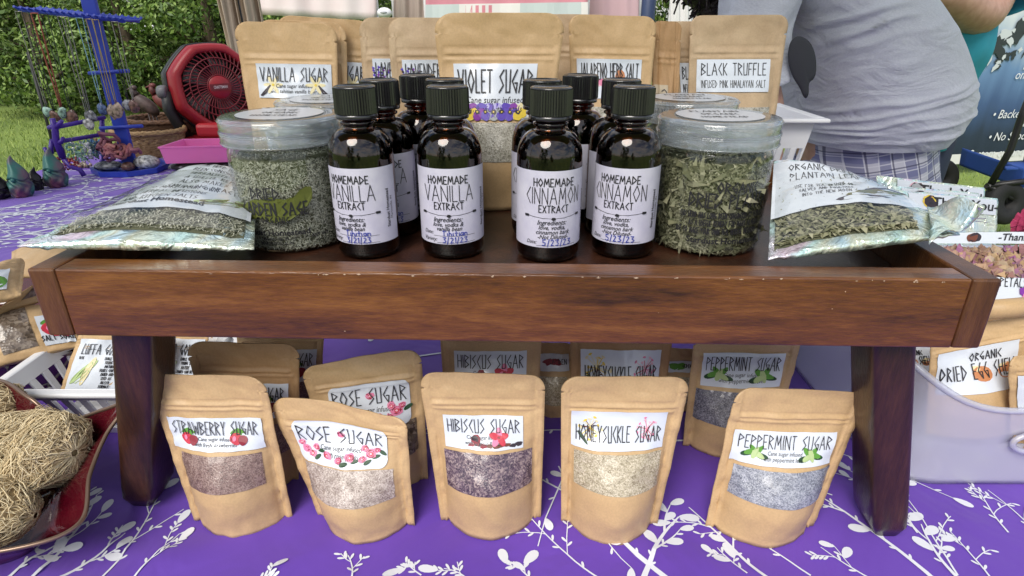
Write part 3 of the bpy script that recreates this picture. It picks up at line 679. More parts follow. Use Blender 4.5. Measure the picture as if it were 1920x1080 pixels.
    def patch(s, q, mi, u0, u1, v0, v1, off, rc=0.0, nu=22, nv=10, sag=0.0):
        W = (u1-u0)*s.W; H = (v1-v0)*s.H
        rows = [i/nv for i in range(nv+1)]
        if rc: rows = sorted(set(rows+[rc/H*t for t in (0, .05, .2, .45, .75, 1)]+[1-rc/H*t for t in (0, .05, .2, .45, .75, 1)]))
        k = len(q.v)
        for t in rows:
            d = min(t, 1-t)*H; ins = (rc-math.sqrt(max(0, rc*rc-(rc-d)**2)))/W if rc and d < rc else 0
            for i in range(nu+1):
                a = ins+(i/nu)*(1-2*ins); q.v.append(s.P(u0+(u1-u0)*a, v0+(v1-v0)*t, off))
        for j in range(len(rows)-1):
            for i in range(nu):
                a = k+j*(nu+1)+i; q.face((a, a+1, a+nu+2, a+nu+1), mi, True)
    def S(s, u0, u1, v0, v1):
        uc, vc = (u0+u1)/2, (v0+v1)/2
        return lambda x, y, off: s.P(uc+x/s.W, vc+y/s.H, off)
# ---- pictures printed on the labels
def g_strawberry(q, S, x, y, k=1.0):
    a, b, c = q.mat(RED), q.mat(LEAF), q.mat(DRED)
    for i in range(5): blob(q, S, x+.0012*k*(i-2), y+.0048*k+.0004*abs(i-2), .0028*k, .0011*k, b, .0009, rot=1.57+.5*(i-2))
    blob(q, S, x-.0012*k, y+.0004*k, .0042*k, .0046*k, a, .0011, rot=-1.2, pinch=.45, n=14); blob(q, S, x+.0035*k, y-.0008*k, .0036*k, .004*k, c, .0012, rot=-1.8, pinch=.45, n=14)
    blob(q, S, x-.002*k, y+.001*k, .0012*k, .0018*k, q.mat(PINK), .0013, n=8)
def g_rose(q, S, x, y, k=1.0):
    for i, (m, r) in enumerate(((PINK, 1.0), (DRED, .74), (PINK, .6), (RED, .42), (LPINK, .22))): blob(q, S, x+random.uniform(-.2, .2)*k*.001, y, .0038*k*r, .0032*k*r, q.mat(m), .001+.0001*i, n=10, wob=.22)
def g_leaf(q, S, x, y, l, w, rot, m, o=.0008): blob(q, S, x, y, l, w, q.mat(m), o, rot=rot, n=12, pinch=.3)
def g_mint(q, S, x, y, k=1.0, flip=1):
    for dx, dy, r, m, o in ((-4.5, -.6, .2, DLEAF, .0008), (4.4, -1.6, -.2, DLEAF, .0008), (-1, 1.8, 2.2, LEAF, .0009), (2.2, 1.8, .8, LEAF, .001), (-2.6, .6, .3, LEAF, .0011), (2, -.6, -.5, LGR, .0012), (0, .4, 1.2, LGR, .0013)):
        g_leaf(q, S, x+dx*.001*k*flip, y+dy*.001*k, .0042*k, .0020*k, r*flip, m, o)
def g_hib(q, S, x, y, k=1.0):
    for i in range(9): blob(q, S, x-.022*k+.0048*i*k, y-.0042*k+random.uniform(-1, 1)*.0005, .003, .0014, q.mat(random.choice([DRED, BRN, BLK])), .0008, wob=.3)
    blob(q, S, x-.0185*k, y-.0005*k, .0045*k, .0038*k, q.mat(DRED), .0009, wob=.25); blob(q, S, x-.019*k, y+.0002*k, .003*k, .0022*k, q.mat(BLK), .001, wob=.35)
    for i in range(5): blob(q, S, x+.006*k*math.cos(i*1.256+.3)*.62, y+.0016*k+.0046*k*math.sin(i*1.256+.3)*.62, .0045*k, .0026*k, q.mat((RED, PINK, RED, PINK, RED)[i]), .001+.00006*i, rot=i*1.256+.3)
    blob(q, S, x, y+.0015*k, .0012*k, .001*k, q.mat(DRED), .0014)
def g_honey(q, S, x, y, k=1.0, cols=None):
    cols = cols or (CREAM, YEL, BRN)
    for i in range(15):
        a = i*.42+random.uniform(-.2, .2); L = .0078*k*random.uniform(.6, 1.1)
        ribbon(q, S, [(x, y), (x+L*math.cos(a)*.8, y+L*math.sin(a))], .0004*k, q.mat(random.choice(cols)), .0006+.00002*i)
        blob(q, S, x+L*math.cos(a)*.8, y+L*math.sin(a), .0006*k, .0011*k, q.mat(cols[i % 2]), .001, rot=a, n=6)
def g_pansy(q, S, x, y, k, m1, m2):
    for i, (a, b) in enumerate(((-.0024, .0024), (.0024, .0024), (-.003, -.0012), (.003, -.0012), (0, -.003))): blob(q, S, x+a*k, y+b*k, .0034*k, .0032*k, q.mat(m1 if i < 2 else m2), .0008+.00008*i, n=10, wob=.12)
    blob(q, S, x, y-.0004*k, .0017*k, .0015*k, q.mat(BLK), .0013, wob=.3); blob(q, S, x, y-.0003*k, .0006*k, .0006*k, q.mat(YEL), .0014, n=6)
def g_van(q, S, x, y, k=1.0, fl=1):
    for i in range(6): blob(q, S, x+fl*.0012*k+.0036*k*math.cos(i*1.05), y+.002*k+.0036*k*math.sin(i*1.05), .0036*k, .0013*k, q.mat(CREAM), .0008+.00005*i, rot=i*1.05, n=8)
    for i in range(2): ribbon(q, S, [(x-fl*.001*k, y+.0015*k), (x-fl*(.004+.002*i)*k, y-.0035*k), (x-fl*(.007+.001*i)*k, y-.0055*k)], .0011*k, q.mat(BLK), .0012)
    blob(q, S, x+fl*.0012*k, y+.002*k, .001*k, .001*k, q.mat(YEL), .0013, n=6)
def g_lav(q, S, x, y, k=1.0):
    for j in range(4):
        a = 1.0+.28*j; pts = [(x, y), (x+.016*k*math.cos(a), y+.016*k*math.sin(a))]; ribbon(q, S, pts, .0007*k, q.mat(VIO), .0008)
        for i in range(6): blob(q, S, x+(.006+.0018*i)*k*math.cos(a)+random.uniform(-1, 1)*.001, y+(.006+.0018*i)*k*math.sin(a), .0011*k, .0008*k, q.mat(random.choice([VIO, PUR, BLK])), .0009, n=6)
def g_pepper(q, S, x, y, k=1.0):
    for i in range(6): blob(q, S, x+(-.010+.004*i)*k, y+.0006*math.sin(i), .0042*k, .0022*k, q.mat((LPINK, PINK, PINK, RED, RED, PINK)[i]), .0008+.00006*i, wob=.12)
    blob(q, S, x+.004*k, y+.004*k, .003*k, .0034*k, q.mat(EGG), .0012, wob=.25); blob(q, S, x-.002*k, y-.0022*k, .005*k, .0008*k, q.mat(LEAF), .0012); blob(q, S, x+.012*k, y+.001*k, .0008*k, .0008*k, q.mat(BLK), .0012)
def g_egg(q, S, x, y, k=1.0):
    for s in (-1, 1):
        blob(q, S, x+s*.008*k, y-.0005*k, .0062*k, .0045*k, q.mat(EGG), .0008, rot=.2*s, n=14); blob(q, S, x+s*.008*k-.001*k, y+.002*k, .0046*k, .0020*k, q.mat(CREAM), .0009, wob=.25, rot=.3*s)
def g_luffa(q, S, x, y, k=1.0):
    for i, (dx, r) in enumerate(((-.004, .95), (0, 1.0), (.002, 1.35))):
        blob(q, S, x+dx*k, y+.001*i*k, .0155*k, .0032*k, q.mat((LGR, LEAF, CREAM)[i] if i != 1 else LGR), .0008+.0001*i, rot=r, n=14)
def lines(q, S, rows, x, y, h, dy, align='c', m=None, ws=.62, w=None, rot=0):
    for i, t in enumerate(rows): strokes(q, S, t, x+i*dy*math.sin(rot), y-i*dy*math.cos(rot), h, w or h*.14, q.mat(m or INK), .0008, sp=.16, ws=ws, align=align, rot=rot)

def sugar_print(q, S, W, H, title, sub, pic, tall=.40):
    ik = q.mat(INK)
    h = H*tall; f = min(1.0, W*.90/text_w(title, h, RUNE, .2, 1.0))
    ty = H*.5-h-H*.11
    if pic == 'honey': ty = -h*.7
    strokes(q, S, title, 0, ty, h, h*.062, ik, .0015, sp=.2*f, ws=f)
    if sub:
        script(q, S, sub[0], 0, ty-H*.19, H*.165, ik, .0010, shear=.15, ws=.85); script(q, S, sub[1], 0, ty-H*.35, H*.165, ik, .0010, shear=.15, ws=.85)
    k = H/.024
    if pic == 'strawberry': g_strawberry(q, S, -W*.29, -H*.16, k*1.05); g_strawberry(q, S, W*.24, -H*.16, k*1.05)
    elif pic == 'rose':
        g_rose(q, S, W*.005, ty+h*.5, k*.62)
        for x, y, r in ((-.44, -.02, .8), (-.40, -.2, .95), (-.28, -.14, .8), (-.33, -.32, .9), (-.16, -.32, 1.05), (-.02, -.40, .8), (.1, -.32, 1.1), (.24, -.33, .9), (.33, -.18, 1.15), (.27, -.05, .9), (.40, -.08, .7)):
            y *= .84; g_rose(q, S, x*W, y*H, k*r*.72)
            if random.random() < .6: g_leaf(q, S, x*W+.003*k, y*H-.0016*k, .0026*k, .0013*k, random.uniform(-.6, .6), DLEAF, .0008)
    elif pic == 'hibiscus': g_hib(q, S, W*.19, -H*.2, k*.92)
    elif pic == 'honey': g_honey(q, S, -W*.30, H*.06, k*1.15); g_leaf(q, S, -W*.38, -H*.22, .005*k, .0013*k, -.9, DLEAF); g_honey(q, S, W*.30, H*.04, k*.95, (PINK, LPINK, RED))
    elif pic == 'mint': g_mint(q, S, -W*.29, -H*.16, k*1.15); g_mint(q, S, W*.26, -H*.2, k*1.15, -1)
    elif pic == 'vanilla': g_van(q, S, -W*.31, -H*.2, k, 1); g_van(q, S, W*.31, -H*.2, k, -1)
    elif pic == 'violet':
        for i, (m1, m2) in enumerate(((PUR, YEL), (VIO, PUR), (VIO, VIO), (LIL, GRY), (VIO, VIO), (PUR, VIO), (CREAM, YEL))): g_pansy(q, S, W*(-.33+.105*i), -H*.35, k*.66, m1, m2)
    elif pic == 'lavender': g_lav(q, S, -W*.42, -H*.3, k*.9)
    elif pic == 'jalapeno': g_pepper(q, S, W*.06, -H*.1, k*1.0)
GP = {'front': 'kraft sugar pouches standing in front of the tray', 'under': 'kraft pouches standing under the tray', 'top': 'tall kraft pouches at the back of the tray'}
def pouch(label, corners, mat=KRAFT, win=None, wm=None, lab=None, title='', sub=('Cane sugar infused', ''), pic=None, group=None, rc_l=0.0, shape=(), custom=None, tall=.40, name='kraft_pouch', cat='pouch', lmat=None, **kw):
    P = Pouch(*corners, **kw); t = thing(name, label, cat, tuple(P.base), group); random.seed(int(P.seed*10))
    q = G(); P.sheet(q, q.mat(mat)); q.build('bag', None, t, merge=.00002)
    if win:
        q = G(); P.patch(q, q.mat(wm), *win, .0007, nu=26, nv=12); q.build('window', None, t)
    if lab:
        q = G(); P.patch(q, q.mat(lmat or LABEL), *lab, .0011, rc_l, 24, 10)
        S = P.S(*lab); S2 = lambda x, y, o: S(x, y, o+.0006)
        W, H = (lab[1]-lab[0])*P.W, (lab[3]-lab[2])*P.H
        if custom: custom(q, S2, W, H)
        else: sugar_print(q, S2, W, H, title, sub, pic, tall)
        q.build('label', None, t)
    return t
def corners(BL, BR_, TL, TR, z=0.0, lean=11.0, d=None):
    """pixel corners; the foot stands on height z, the top leans back by 'lean' degrees"""
    if d is None: a, b = on_z(*BL, z), on_z(*BR_, z)
    else:
        a, b = on_y(*BL, d), on_y(*BR_, d); a.z = b.z = z
    x = (b-a); x.z = 0; x.normalize(); f = Vector((-x.y, x.x, 0))      # f points away from the viewer
    n = (f*math.cos(R(lean))-Vector((0, 0, 1))*math.sin(R(lean)))
    return a, b, on_plane(*TL, a, n), on_plane(*TR, a, n)
Z = .0008
# front row on the purple cloth
pouch('strawberry sugar pouch standing in front, first from the left', corners((364, 975), (549, 971), (272, 700), (497, 706), Z), win=(.13, .86, .30, .505), wm=W_STR, lab=(.07, .90, .53, .725), title='STRAWBERRY SUGAR', sub=('Cane sugar infused', 'with fresh strawberries'), pic='strawberry', group=GP['front'], seed=1, bulge=.024)
pouch('rose sugar pouch with wavy top edge, standing furthest forward', corners((597, 965), (778, 985), (508, 752), (760, 772), Z), win=(.13, .88, .30, .53), wm=W_ROSE, lab=(.11, .84, .54, .845), title='ROSE SUGAR', sub=('Cane sugar infused', 'with rose petals'), pic='rose', group=GP['front'], rc_l=.006, seed=2, bulge=.030, wave=.005, topw=.003, tall=.34)
pouch('hibiscus sugar pouch standing in front, speckled dark purple window', corners((827, 975), (1014, 972), (785, 697), (1023, 703), Z), win=(.13, .90, .295, .52), wm=W_HIB, lab=(.15, .82, .54, .735), title='HIBISCUS SUGAR', sub=('Cane sugar infused', 'with hibiscus flowers'), pic='hibiscus', group=GP['front'], seed=3, bulge=.026)
pouch('honeysuckle sugar pouch standing in front, pale sugar in its window', corners((1052, 978), (1232, 980), (1052, 706), (1296, 707), Z), win=(.11, .87, .325, .535), wm=W_HON, lab=(.085, .87, .555, .78), title='HONEYSUCKLE SUGAR', sub=None, pic='honey', group=GP['front'], seed=4, bulge=.030)
pouch('peppermint sugar pouch standing in front beside the right tray leg', corners((1322, 985), (1524, 985), (1380, 726), (1630, 735), Z), win=(.10, .90, .285, .485), wm=W_PEP, lab=(.06, .87, .51, .715), title='PEPPERMINT SUGAR', sub=('Cane sugar infused', 'with peppermint leaves'), pic='mint', group=GP['front'], seed=5, bulge=.028)
# second row, under the tray
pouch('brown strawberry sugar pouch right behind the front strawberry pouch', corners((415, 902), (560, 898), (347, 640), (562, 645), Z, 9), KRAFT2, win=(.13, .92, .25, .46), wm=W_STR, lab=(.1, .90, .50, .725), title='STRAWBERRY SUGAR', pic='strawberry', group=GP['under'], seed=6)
pouch('strawberry sugar pouch deepest under the tray, its top behind the tray board', corners((462, 800), (600, 800), (440, 588), (609, 590), Z, 6), win=(.13, .88, .25, .46), wm=W_STR, lab=(.1, .93, .46, .71), title='STRAWBERRY SUGAR', pic='strawberry', group=GP['under'], seed=7)
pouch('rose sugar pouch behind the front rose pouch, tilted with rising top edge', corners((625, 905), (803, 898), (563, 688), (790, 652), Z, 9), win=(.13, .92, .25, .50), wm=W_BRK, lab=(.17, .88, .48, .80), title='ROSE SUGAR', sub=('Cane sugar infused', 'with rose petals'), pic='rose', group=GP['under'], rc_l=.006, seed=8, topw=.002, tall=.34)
pouch('hibiscus sugar pouch under the tray behind the front hibiscus pouch', corners((838, 810), (1006, 810), (822, 585), (1018, 585), Z, 6), win=(.13, .9, .22, .44), wm=W_HIB, lab=(.13, .86, .46, .70), title='HIBISCUS SUGAR', pic='hibiscus', group=GP['under'], seed=9)
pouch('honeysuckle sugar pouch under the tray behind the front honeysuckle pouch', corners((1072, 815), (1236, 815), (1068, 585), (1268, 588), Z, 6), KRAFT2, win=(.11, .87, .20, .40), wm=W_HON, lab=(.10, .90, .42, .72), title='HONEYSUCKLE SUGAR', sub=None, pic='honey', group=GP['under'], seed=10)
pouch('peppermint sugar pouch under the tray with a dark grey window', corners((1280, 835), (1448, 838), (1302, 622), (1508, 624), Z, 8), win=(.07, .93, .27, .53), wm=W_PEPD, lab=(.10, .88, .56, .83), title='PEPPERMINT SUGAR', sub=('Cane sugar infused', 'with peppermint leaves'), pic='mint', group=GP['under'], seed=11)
def small_lab(col):
    def f(q, S, W, H):
        for i in range(3): blob(q, S, -W*.2+i*.004, 0, .005, .003, q.mat(col), .0008, wob=.3)
        strokes(q, S, 'GARDEN', W*.12, -H*.1, H*.3, .0006, q.mat(INK), .001, ws=.8)
    return f
pouch('small kraft pouch between the hibiscus and honeysuckle pouches under the tray', corners((1003, 770), (1082, 775), (985, 642), (1080, 642), Z, 8), win=(.2, .8, .2, .55), wm=W_HON, lab=(.25, .85, .62, .85), custom=small_lab(DRED), group=GP['under'], seed=12, bulge=.014)
pouch('small kraft pouch with green leaf label behind the honeysuckle pouch', corners((1225, 760), (1312, 760), (1232, 652), (1325, 655), Z, 8), win=(.2, .8, .15, .55), wm=W_HON, lab=(.1, .9, .62, .80), custom=small_lab(LEAF), group=GP['under'], seed=13, bulge=.014)
# tall row on the tray
FZ = FLOOR+.0006
def lav(q, S, W, H): sugar_print(q, S, W, H, 'LAVENDER SUGAR', ('Cane sugar infused', 'with lavender'), 'lavender')
def two(a, b):
    def f(q, S, W, H):
        for tx, y, h in ((a, .02, .36), (b, -.36, .22)):
            f_ = min(1.0, W*.88/text_w(tx, H*h, RUNE, .2, 1.0)); strokes(q, S, tx, 0, H*y, H*h, H*h*.07, q.mat(INK), .001, ws=f_, sp=.2*f_)
    return f
pouch('vanilla sugar pouch at the far left of the back row', corners((500, 400), (640, 400), (437, 40), (632, 44), FZ, 6, .625), win=(.13, .87, .10, .42), wm=W_VIO, lab=(.17, .94, .585, .775), title='VANILLA SUGAR', sub=('Cane sugar infused', 'with tahitian vanilla beans'), pic='vanilla', group=GP['top'], seed=14, rc=.014, m=.07, vb=.84)
pouch('kraft pouch just behind the vanilla sugar, only its rounded top showing', corners((540, 395), (660, 395), (478, 36), (649, 42), FZ, 5, .640), KRAFT, group=GP['top'], seed=15, rc=.014)
pouch('second vanilla sugar pouch further back, the end of its label showing', corners((575, 390), (690, 390), (515, 27), (702, 40), FZ, 4, .655), KRAFT, lab=(.22, .95, .56, .765), title='VANILLA SUGAR', sub=('Cane sugar infused', 'with tahitian vanilla beans'), pic='vanilla', group=GP['top'], seed=16, rc=.014)
pouch('pale lavender pouch standing behind the other lavender pouch', corners((700, 392), (840, 392), (672, 33), (840, 33), FZ, 5, .640), KRAFT3, lab=(.13, .9, .58, .78), custom=lav, group=GP['top'], seed=17, rc=.012)
pouch('pale lavender pouch partly behind the violet sugar pouch', corners((755, 398), (900, 398), (726, 33), (900, 33), FZ, 5, .622), KRAFT3, lab=(.13, .9, .58, .78), custom=lav, group=GP['top'], seed=18, rc=.012)
pouch('large violet sugar pouch in the middle of the back row', corners((850, 401), (1012, 401), (812, 24), (1062, 24), FZ, 5, .588), win=(.10, .9, .26, .46), wm=W_VIO, lab=(.125, .82, .475, .755), title='VIOLET SUGAR', sub=('Cane sugar infused', 'with violets petals'), pic='violet', group=GP['top'], seed=19, rc=.016, m=.07, bulge=.02, vb=.86)
pouch('pale kraft pouch peeking out between the violet and jalapeno pouches', corners((1000, 392), (1120, 392), (1010, 26), (1150, 28), FZ, 4, .655), KRAFT3, group=GP['top'], seed=20)
pouch('jalapeno herb salt pouch right of the violet sugar', corners((1078, 392), (1200, 392), (1065, 27), (1232, 31), FZ, 5, .622), win=(.1, .9, .22, .52), wm=W_VIO, lab=(.08, .86, .565, .775), title='JALAPENO HERB SALT', sub=None, pic='jalapeno', group=GP['top'], seed=21, rc=.011, m=.07, vb=.84)
pouch('brown pouch turned sideways beside the jalapeno salt, side label showing', corners((1215, 392), (1262, 380), (1226, 38), (1278, 42), FZ, 3, .640), KRAFT2, lab=(.04, .55, .44, .65), custom=two('72', 'OZ NET'), lmat=M('tan_label', (.5, .42, .3), .5), group=GP['top'], seed=22, rc=.006, m=.2)
pouch('black truffle pouch behind, the start of its label showing', corners((1235, 390), (1340, 390), (1215, 40), (1370, 40), FZ, 4, .662), KRAFT3, lab=(.36, .96, .57, .765), custom=two('BLACK TRUFFLE', 'INFUSED PINK HIMALAYAN SALT'), group=GP['top'], seed=23)
pouch('black truffle salt pouch at the right end of the back row', corners((1282, 395), (1428, 395), (1294, 29), (1480, 28), FZ, 5, .645), KRAFT3, win=(.1, .9, .2, .5), wm=W_VIO, lab=(.08, .86, .585, .765), custom=two('BLACK TRUFFLE', 'INFUSED PINK HIMALAYAN SALT'), group=GP['top'], seed=24, rc=.011, m=.07, vb=.82)
# ------------------------------------------------------------------ shiny herb bags lying on the tray ends
def foil(name, base, amp=.5, rough=.24):
    m = M(name, base, rough, .6); n, l = nodes_of(m); b = n['Principled BSDF']
    t = n.new('ShaderNodeTexCoord'); x = n.new('ShaderNodeTexNoise'); x.inputs['Scale'].default_value = 14; x.inputs['Detail'].default_value = 2; x.inputs['Distortion'].default_value = 1.2
    r = n.new('ShaderNodeValToRGB'); e = r.color_ramp.elements; cs = [(.75, .62, .80), (.55, .78, .92), (.82, .86, .70), (.62, .88, .86), (.85, .70, .82), (.88, .90, .92)]
    e[0].position = .25; e[0].color = (*cs[0], 1); e[1].position = .75; e[1].color = (*cs[-1], 1)
    for i, c in enumerate(cs[1:-1]): k = e.new(.25+.5*(i+1)/5); k.color = (*c, 1)
    l.new(t.outputs['Object'], x.inputs['Vector']); l.new(x.outputs['Fac'], r.inputs['Fac']); l.new(r.outputs['Color'], b.inputs['Base Color'])
    y = n.new('ShaderNodeTexNoise'); y.inputs['Scale'].default_value = 38; y.inputs['Detail'].default_value = 3; y.inputs['Distortion'].default_value = 2; bp = n.new('ShaderNodeBump'); bp.inputs['Strength'].default_value = .9; bp.inputs['Distance'].default_value = .006
    l.new(t.outputs['Object'], y.inputs['Vector']); l.new(y.outputs['Fac'], bp.inputs['Height']); l.new(bp.outputs['Normal'], b.inputs['Normal'])
    return m
FOIL = foil('iridescent_foil', (.8, .8, .85))
FILM = thin('clear_film', (.96, .97, .97), 1.35, .10)
def herb_bag(label, crn, hm, win, lab, custom, seed, big=False, bulge=.017, group='shiny herb bags lying on the tray ends', twist=None):
    P = Pouch(*crn, bulge=bulge, back=.5, flat=True, m=.03, seed=seed, rc=.002, vb=1.0); t = thing('herb_bag', label, 'bag', tuple(P.base), group); random.seed(seed)
    P.topw = .004
    q = G(); P.sheet(q, q.mat(FOIL), 34, 34); q.build('foil_bag', None, t, merge=.00002)
    q = G(); hc = q.mat(HCORE); fm = q.mat(hm); P.patch(q, hc, *win, .0004, 0, 24, 20)
    def place():
        u = random.uniform(win[0]+.01, win[1]-.01); v = random.uniform(win[2]+.01, win[3]-.01); return P.P(u, v, .001), P.n
    flakes(q, place, 4200 if not big else 2400, .0052 if not big else .0078, .0011 if not big else .0034, fm); q.build('herbs', None, t)
    q = G(); P.patch(q, q.mat(LABEL), *lab, .0042, 0, 24, 14, ); S = P.S(*lab); custom(q, lambda x, y, o: S(x, y, o+.0036), (lab[1]-lab[0])*P.W, (lab[3]-lab[2])*P.H); q.build('label', None, t)
    q = G(); P.patch(q, q.mat(FILM), win[0]-.01, win[1]+.01, win[2]-.01, win[3]+.01, .0062, 0, 30, 26); q.build('clear_window', None, t)
    return t
def sage_lab(q, S, W, H):
    lines(q, S, ['THIS HERB HAS LONG', 'BEEN CONSIDERED BY', 'HERBALISTS TO BE', 'A USEFUL REMEDY.', 'ALSO MAKES FINE', 'SMUDGING PRACTICES'], W*.14, H*.36, H*.062, H*.105, ws=.8, w=.0006)
    lines(q, S, ['USE IT TO MAKE YOUR OWN', 'TEA HERBAL INFUSIONS', 'AND KITCHEN SALTS'], -W*.18, -H*.18, H*.05, H*.085, ws=.8, w=.0005)
    script(q, S, 'Stardust Homestead', -W*.16, -H*.42, H*.07, q.mat(INK), .001, shear=0, bold=.03, ws=.8)
    for i in range(5): g_leaf(q, S, W*(.24+.03*i), -H*(.36-.025*i), .017, .0036, .25+.12*i, (M('ink_olive', (.16, .15, .04), .5), LGR)[i % 2], .0008+.0001*i)
herb_bag('foil bag of ground dried sage with white label on the left tray end', (Vector((-.322, .376, .2335)), Vector((-.178, .398, .2235)), Vector((-.300, .562, .238)), Vector((-.236, .560, .234))), HERB, (.05, .95, .09, .72), (.16, .98, .24, .94), sage_lab, 31, bulge=.012)
def plan_lab(q, S, W, H):
    lines(q, S, ['ORGANIC DRIED'], -W*.12, H*.28, H*.12, H*.15, ws=.8, w=.0008); lines(q, S, ['PLANTAIN LEAF'], -W*.1, H*.10, H*.12, H*.15, ws=.8, w=.0008)
    lines(q, S, ['USE FOR TEA, INFUSED OIL,', 'SALVES AND POULTICES', 'INTO THE NEW MOON'], -W*.12, -H*.08, H*.055, H*.09, ws=.8, w=.0005)
    ol = M('ink_olive', (.16, .15, .04), .5)
    for i in range(4): g_leaf(q, S, W*(.12+.07*i), -H*(.36-.09*i), .021, .0036, .22+.06*i, (BLK, ol, ol, BLK)[i], .0008+.0001*i)
pb = herb_bag('iridescent bag of plantain leaf overhanging the right tray end', (on_z(1440, 488, .2245), on_z(1800, 440, .238), on_z(1450, 306, .258), on_z(1690, 368, .236)), HERB2, (.03, .80, .07, .74), (.0, .88, .30, .90), plan_lab, 32, True, bulge=.012)
q = G(); A = [on_z(1742, 458, .2395), on_z(1840, 404, .248), on_z(1847, 378, .262), on_z(1740, 380, .245)]
q.grid(lambda u, v: A[0].lerp(A[1], u).lerp(A[3].lerp(A[2], u), v)+Vector((0, -.006*math.sin(3.1*u)*math.sin(3.1*v), .004*math.sin(u*7+v*4))), 14, 10); q.build('gusset_flap', FOIL, pb, solid=.0008)
# ------------------------------------------------------------------ right side: clear bin with egg shell pouches
BINP = thin('frosted_plastic', (.86, .87, .95), 1.4, .22, .40, (.80, .81, .90))
bt = thing('storage_bin', 'frosted clear storage bin with dipped front holding egg shell pouches', 'bin', (.5, .55, 0))
def bin_path(z):
    k = z/.2; x0, x1, y0, y1, r = .325-.010*k, .66+.01*k, .418-.010*k, .70+.010*k, .045
    pts = []
    for cx, cy, a0 in ((x0+r, y0+r, 180), (x1-r, y0+r, 270), (x1-r, y1-r, 0), (x0+r, y1-r, 90)):
        for i in range(9): a = R(a0+i*90/8); pts.append((cx+r*math.cos(a), cy+r*math.sin(a)))
    out = []
    for i in range(len(pts)):          # finer along the straights
        p, q = pts[i], pts[(i+1) % len(pts)]; L = math.hypot(q[0]-p[0], q[1]-p[1]); n = max(1, int(L/.012))
        for j in range(n): out.append((p[0]+(q[0]-p[0])*j/n, p[1]+(q[1]-p[1])*j/n))
    return out
NP = len(bin_path(0))
def rim_z(x, y): return .078+.045*clampf((.405-x)/.09)**2*(1 if y < .5 else .6)+.035*smooth((y-.44)/.12)
q = G(); k0 = 0; NV = 16
ref = bin_path(.1)
hole = lambda x, y, z: y < .44 and abs(x-.447)/.030 < math.sqrt(max(0, 1-((z-.048)/.0105)**2))
cols = []
for j in range(NV+1):
    for i in range(NP):
        zr = min(.17, rim_z(*ref[i])); z = .0006+zr*j/NV; p = bin_path(z)[i] if False else None
        k = z/.2; x0, y0 = ref[i]; cx, cy = .5, .58; s_ = 1+.06*(k-.5); q.v.append(Vector((cx+(x0-cx)*s_, cy+(y0-cy)*s_, z)))
for j in range(NV):
    for i in range(NP):
        a = j*NP+i; b = j*NP+(i+1) % NP; c = (q.v[a]+q.v[b+NP])/2
        if hole(c.x, c.y, c.z): continue
        q.face((a, b, b+NP, a+NP), 0, True)
q.face([i for i in range(NP-1, -1, -1)], 0, False)
o = q.build('bin_shell', BINP, bt, solid=.0016)
q = G(); rp = [q2 for q2 in [Vector(v) for v in ((0, 0, 0),)]]; 
rim = []
for i in range(NP+1):
    x0, y0 = ref[i % NP]; z = .0006+min(.17, rim_z(x0, y0)); s_ = 1+.06*(z/.2-.5); rim.append((.5+(x0-.5)*s_, .58+(y0-.58)*s_, z))
q.tube(rim, .0028, 8, caps=False); q.build('bin_rim', BINP, bt)
q = G(); hp = [(.475+.0, .4085+.001, .038)]
ring = [(.447+.033*math.cos(t), .4135-.0012, .048+.0115*math.sin(t)) for t in [2*math.pi*i/28 for i in range(29)]]
q.tube(ring, .0024, 8, caps=False); q.build('handle_hole_rim', BINP, bt)
def egg_lab(q, S, W, H):
    g_egg(q, S, W*.18, -H*.08, H/.028)
    strokes(q, S, 'ORGANIC', W*.08, H*.2, H*.18, .0008, q.mat(INK), .0016, ws=.9); strokes(q, S, 'DRIED EGG SHELL', -W*.0, -H*.18, H*.32, .0009, q.mat(INK), .0016, ws=.56, sp=.15)
def q4(px, y, tilt=0):
    return [on_y(a, b, y+dy) for (a, b), dy in zip(px, (0, 0, tilt, tilt))]
EG = 'egg shell pouches in the clear bin'
pouch('dried egg shell pouch leaning at the front of the clear bin', q4(((1735, 815), (1925, 800), (1745, 628), (1935, 585)), .475, .03), KRAFT, lab=(.07, .86, .40, .80), custom=egg_lab, group=EG, seed=41, m=.07, bulge=.016)
pouch('egg shell pouch behind the right tray leg, at the left side of the bin', q4(((1660, 745), (1760, 745), (1640, 610), (1748, 612)), .56, .02), KRAFT2, lab=(.1, .9, .40, .72), custom=egg_lab, group=EG, seed=42, bulge=.012)
pouch('egg shell pouch cut by the right edge of the photo', q4(((1895, 840), (2080, 830), (1890, 668), (2090, 660)), .455, .015), KRAFT, lab=(.07, .9, .40, .80), custom=egg_lab, group=EG, seed=43, bulge=.014)
# open kraft box top beside the tray
kb = thing('kraft_pouch', 'large kraft pouch with folded open top rising behind the egg shell pouches', 'pouch', (.52, .56, .02), EG)
q = G(); m0 = q.mat(KRAFT2); A = q4(((1790, 660), (2000, 650), (1835, 578), (1990, 575)), .56, .0); 
P = Pouch(*[Vector(a) for a in q4(((1770, 690), (2040, 690), (1822, 590), (2030, 560)), .53, .02)], bulge=.02, seed=44); P.sheet(q, m0, 20, 20); q.build('bag', None, kb, merge=.00002)
q = G(); m0 = q.mat(KRAFT2); P = Pouch(*[Vector(a) for a in q4(((1800, 640), (2060, 650), (1888, 512), (2060, 560)), .585, .03)], bulge=.006, seed=45, rc=.003); P.sheet(q, m0, 20, 20); q.build('flap', None, kb, merge=.00002)
q = G(); q.tube([on_y(1838, 582, .5), on_y(1890, 578, .5), on_y(1960, 572, .505)], .009, 14); q.build('rolled_edge', KRAFT, kb)
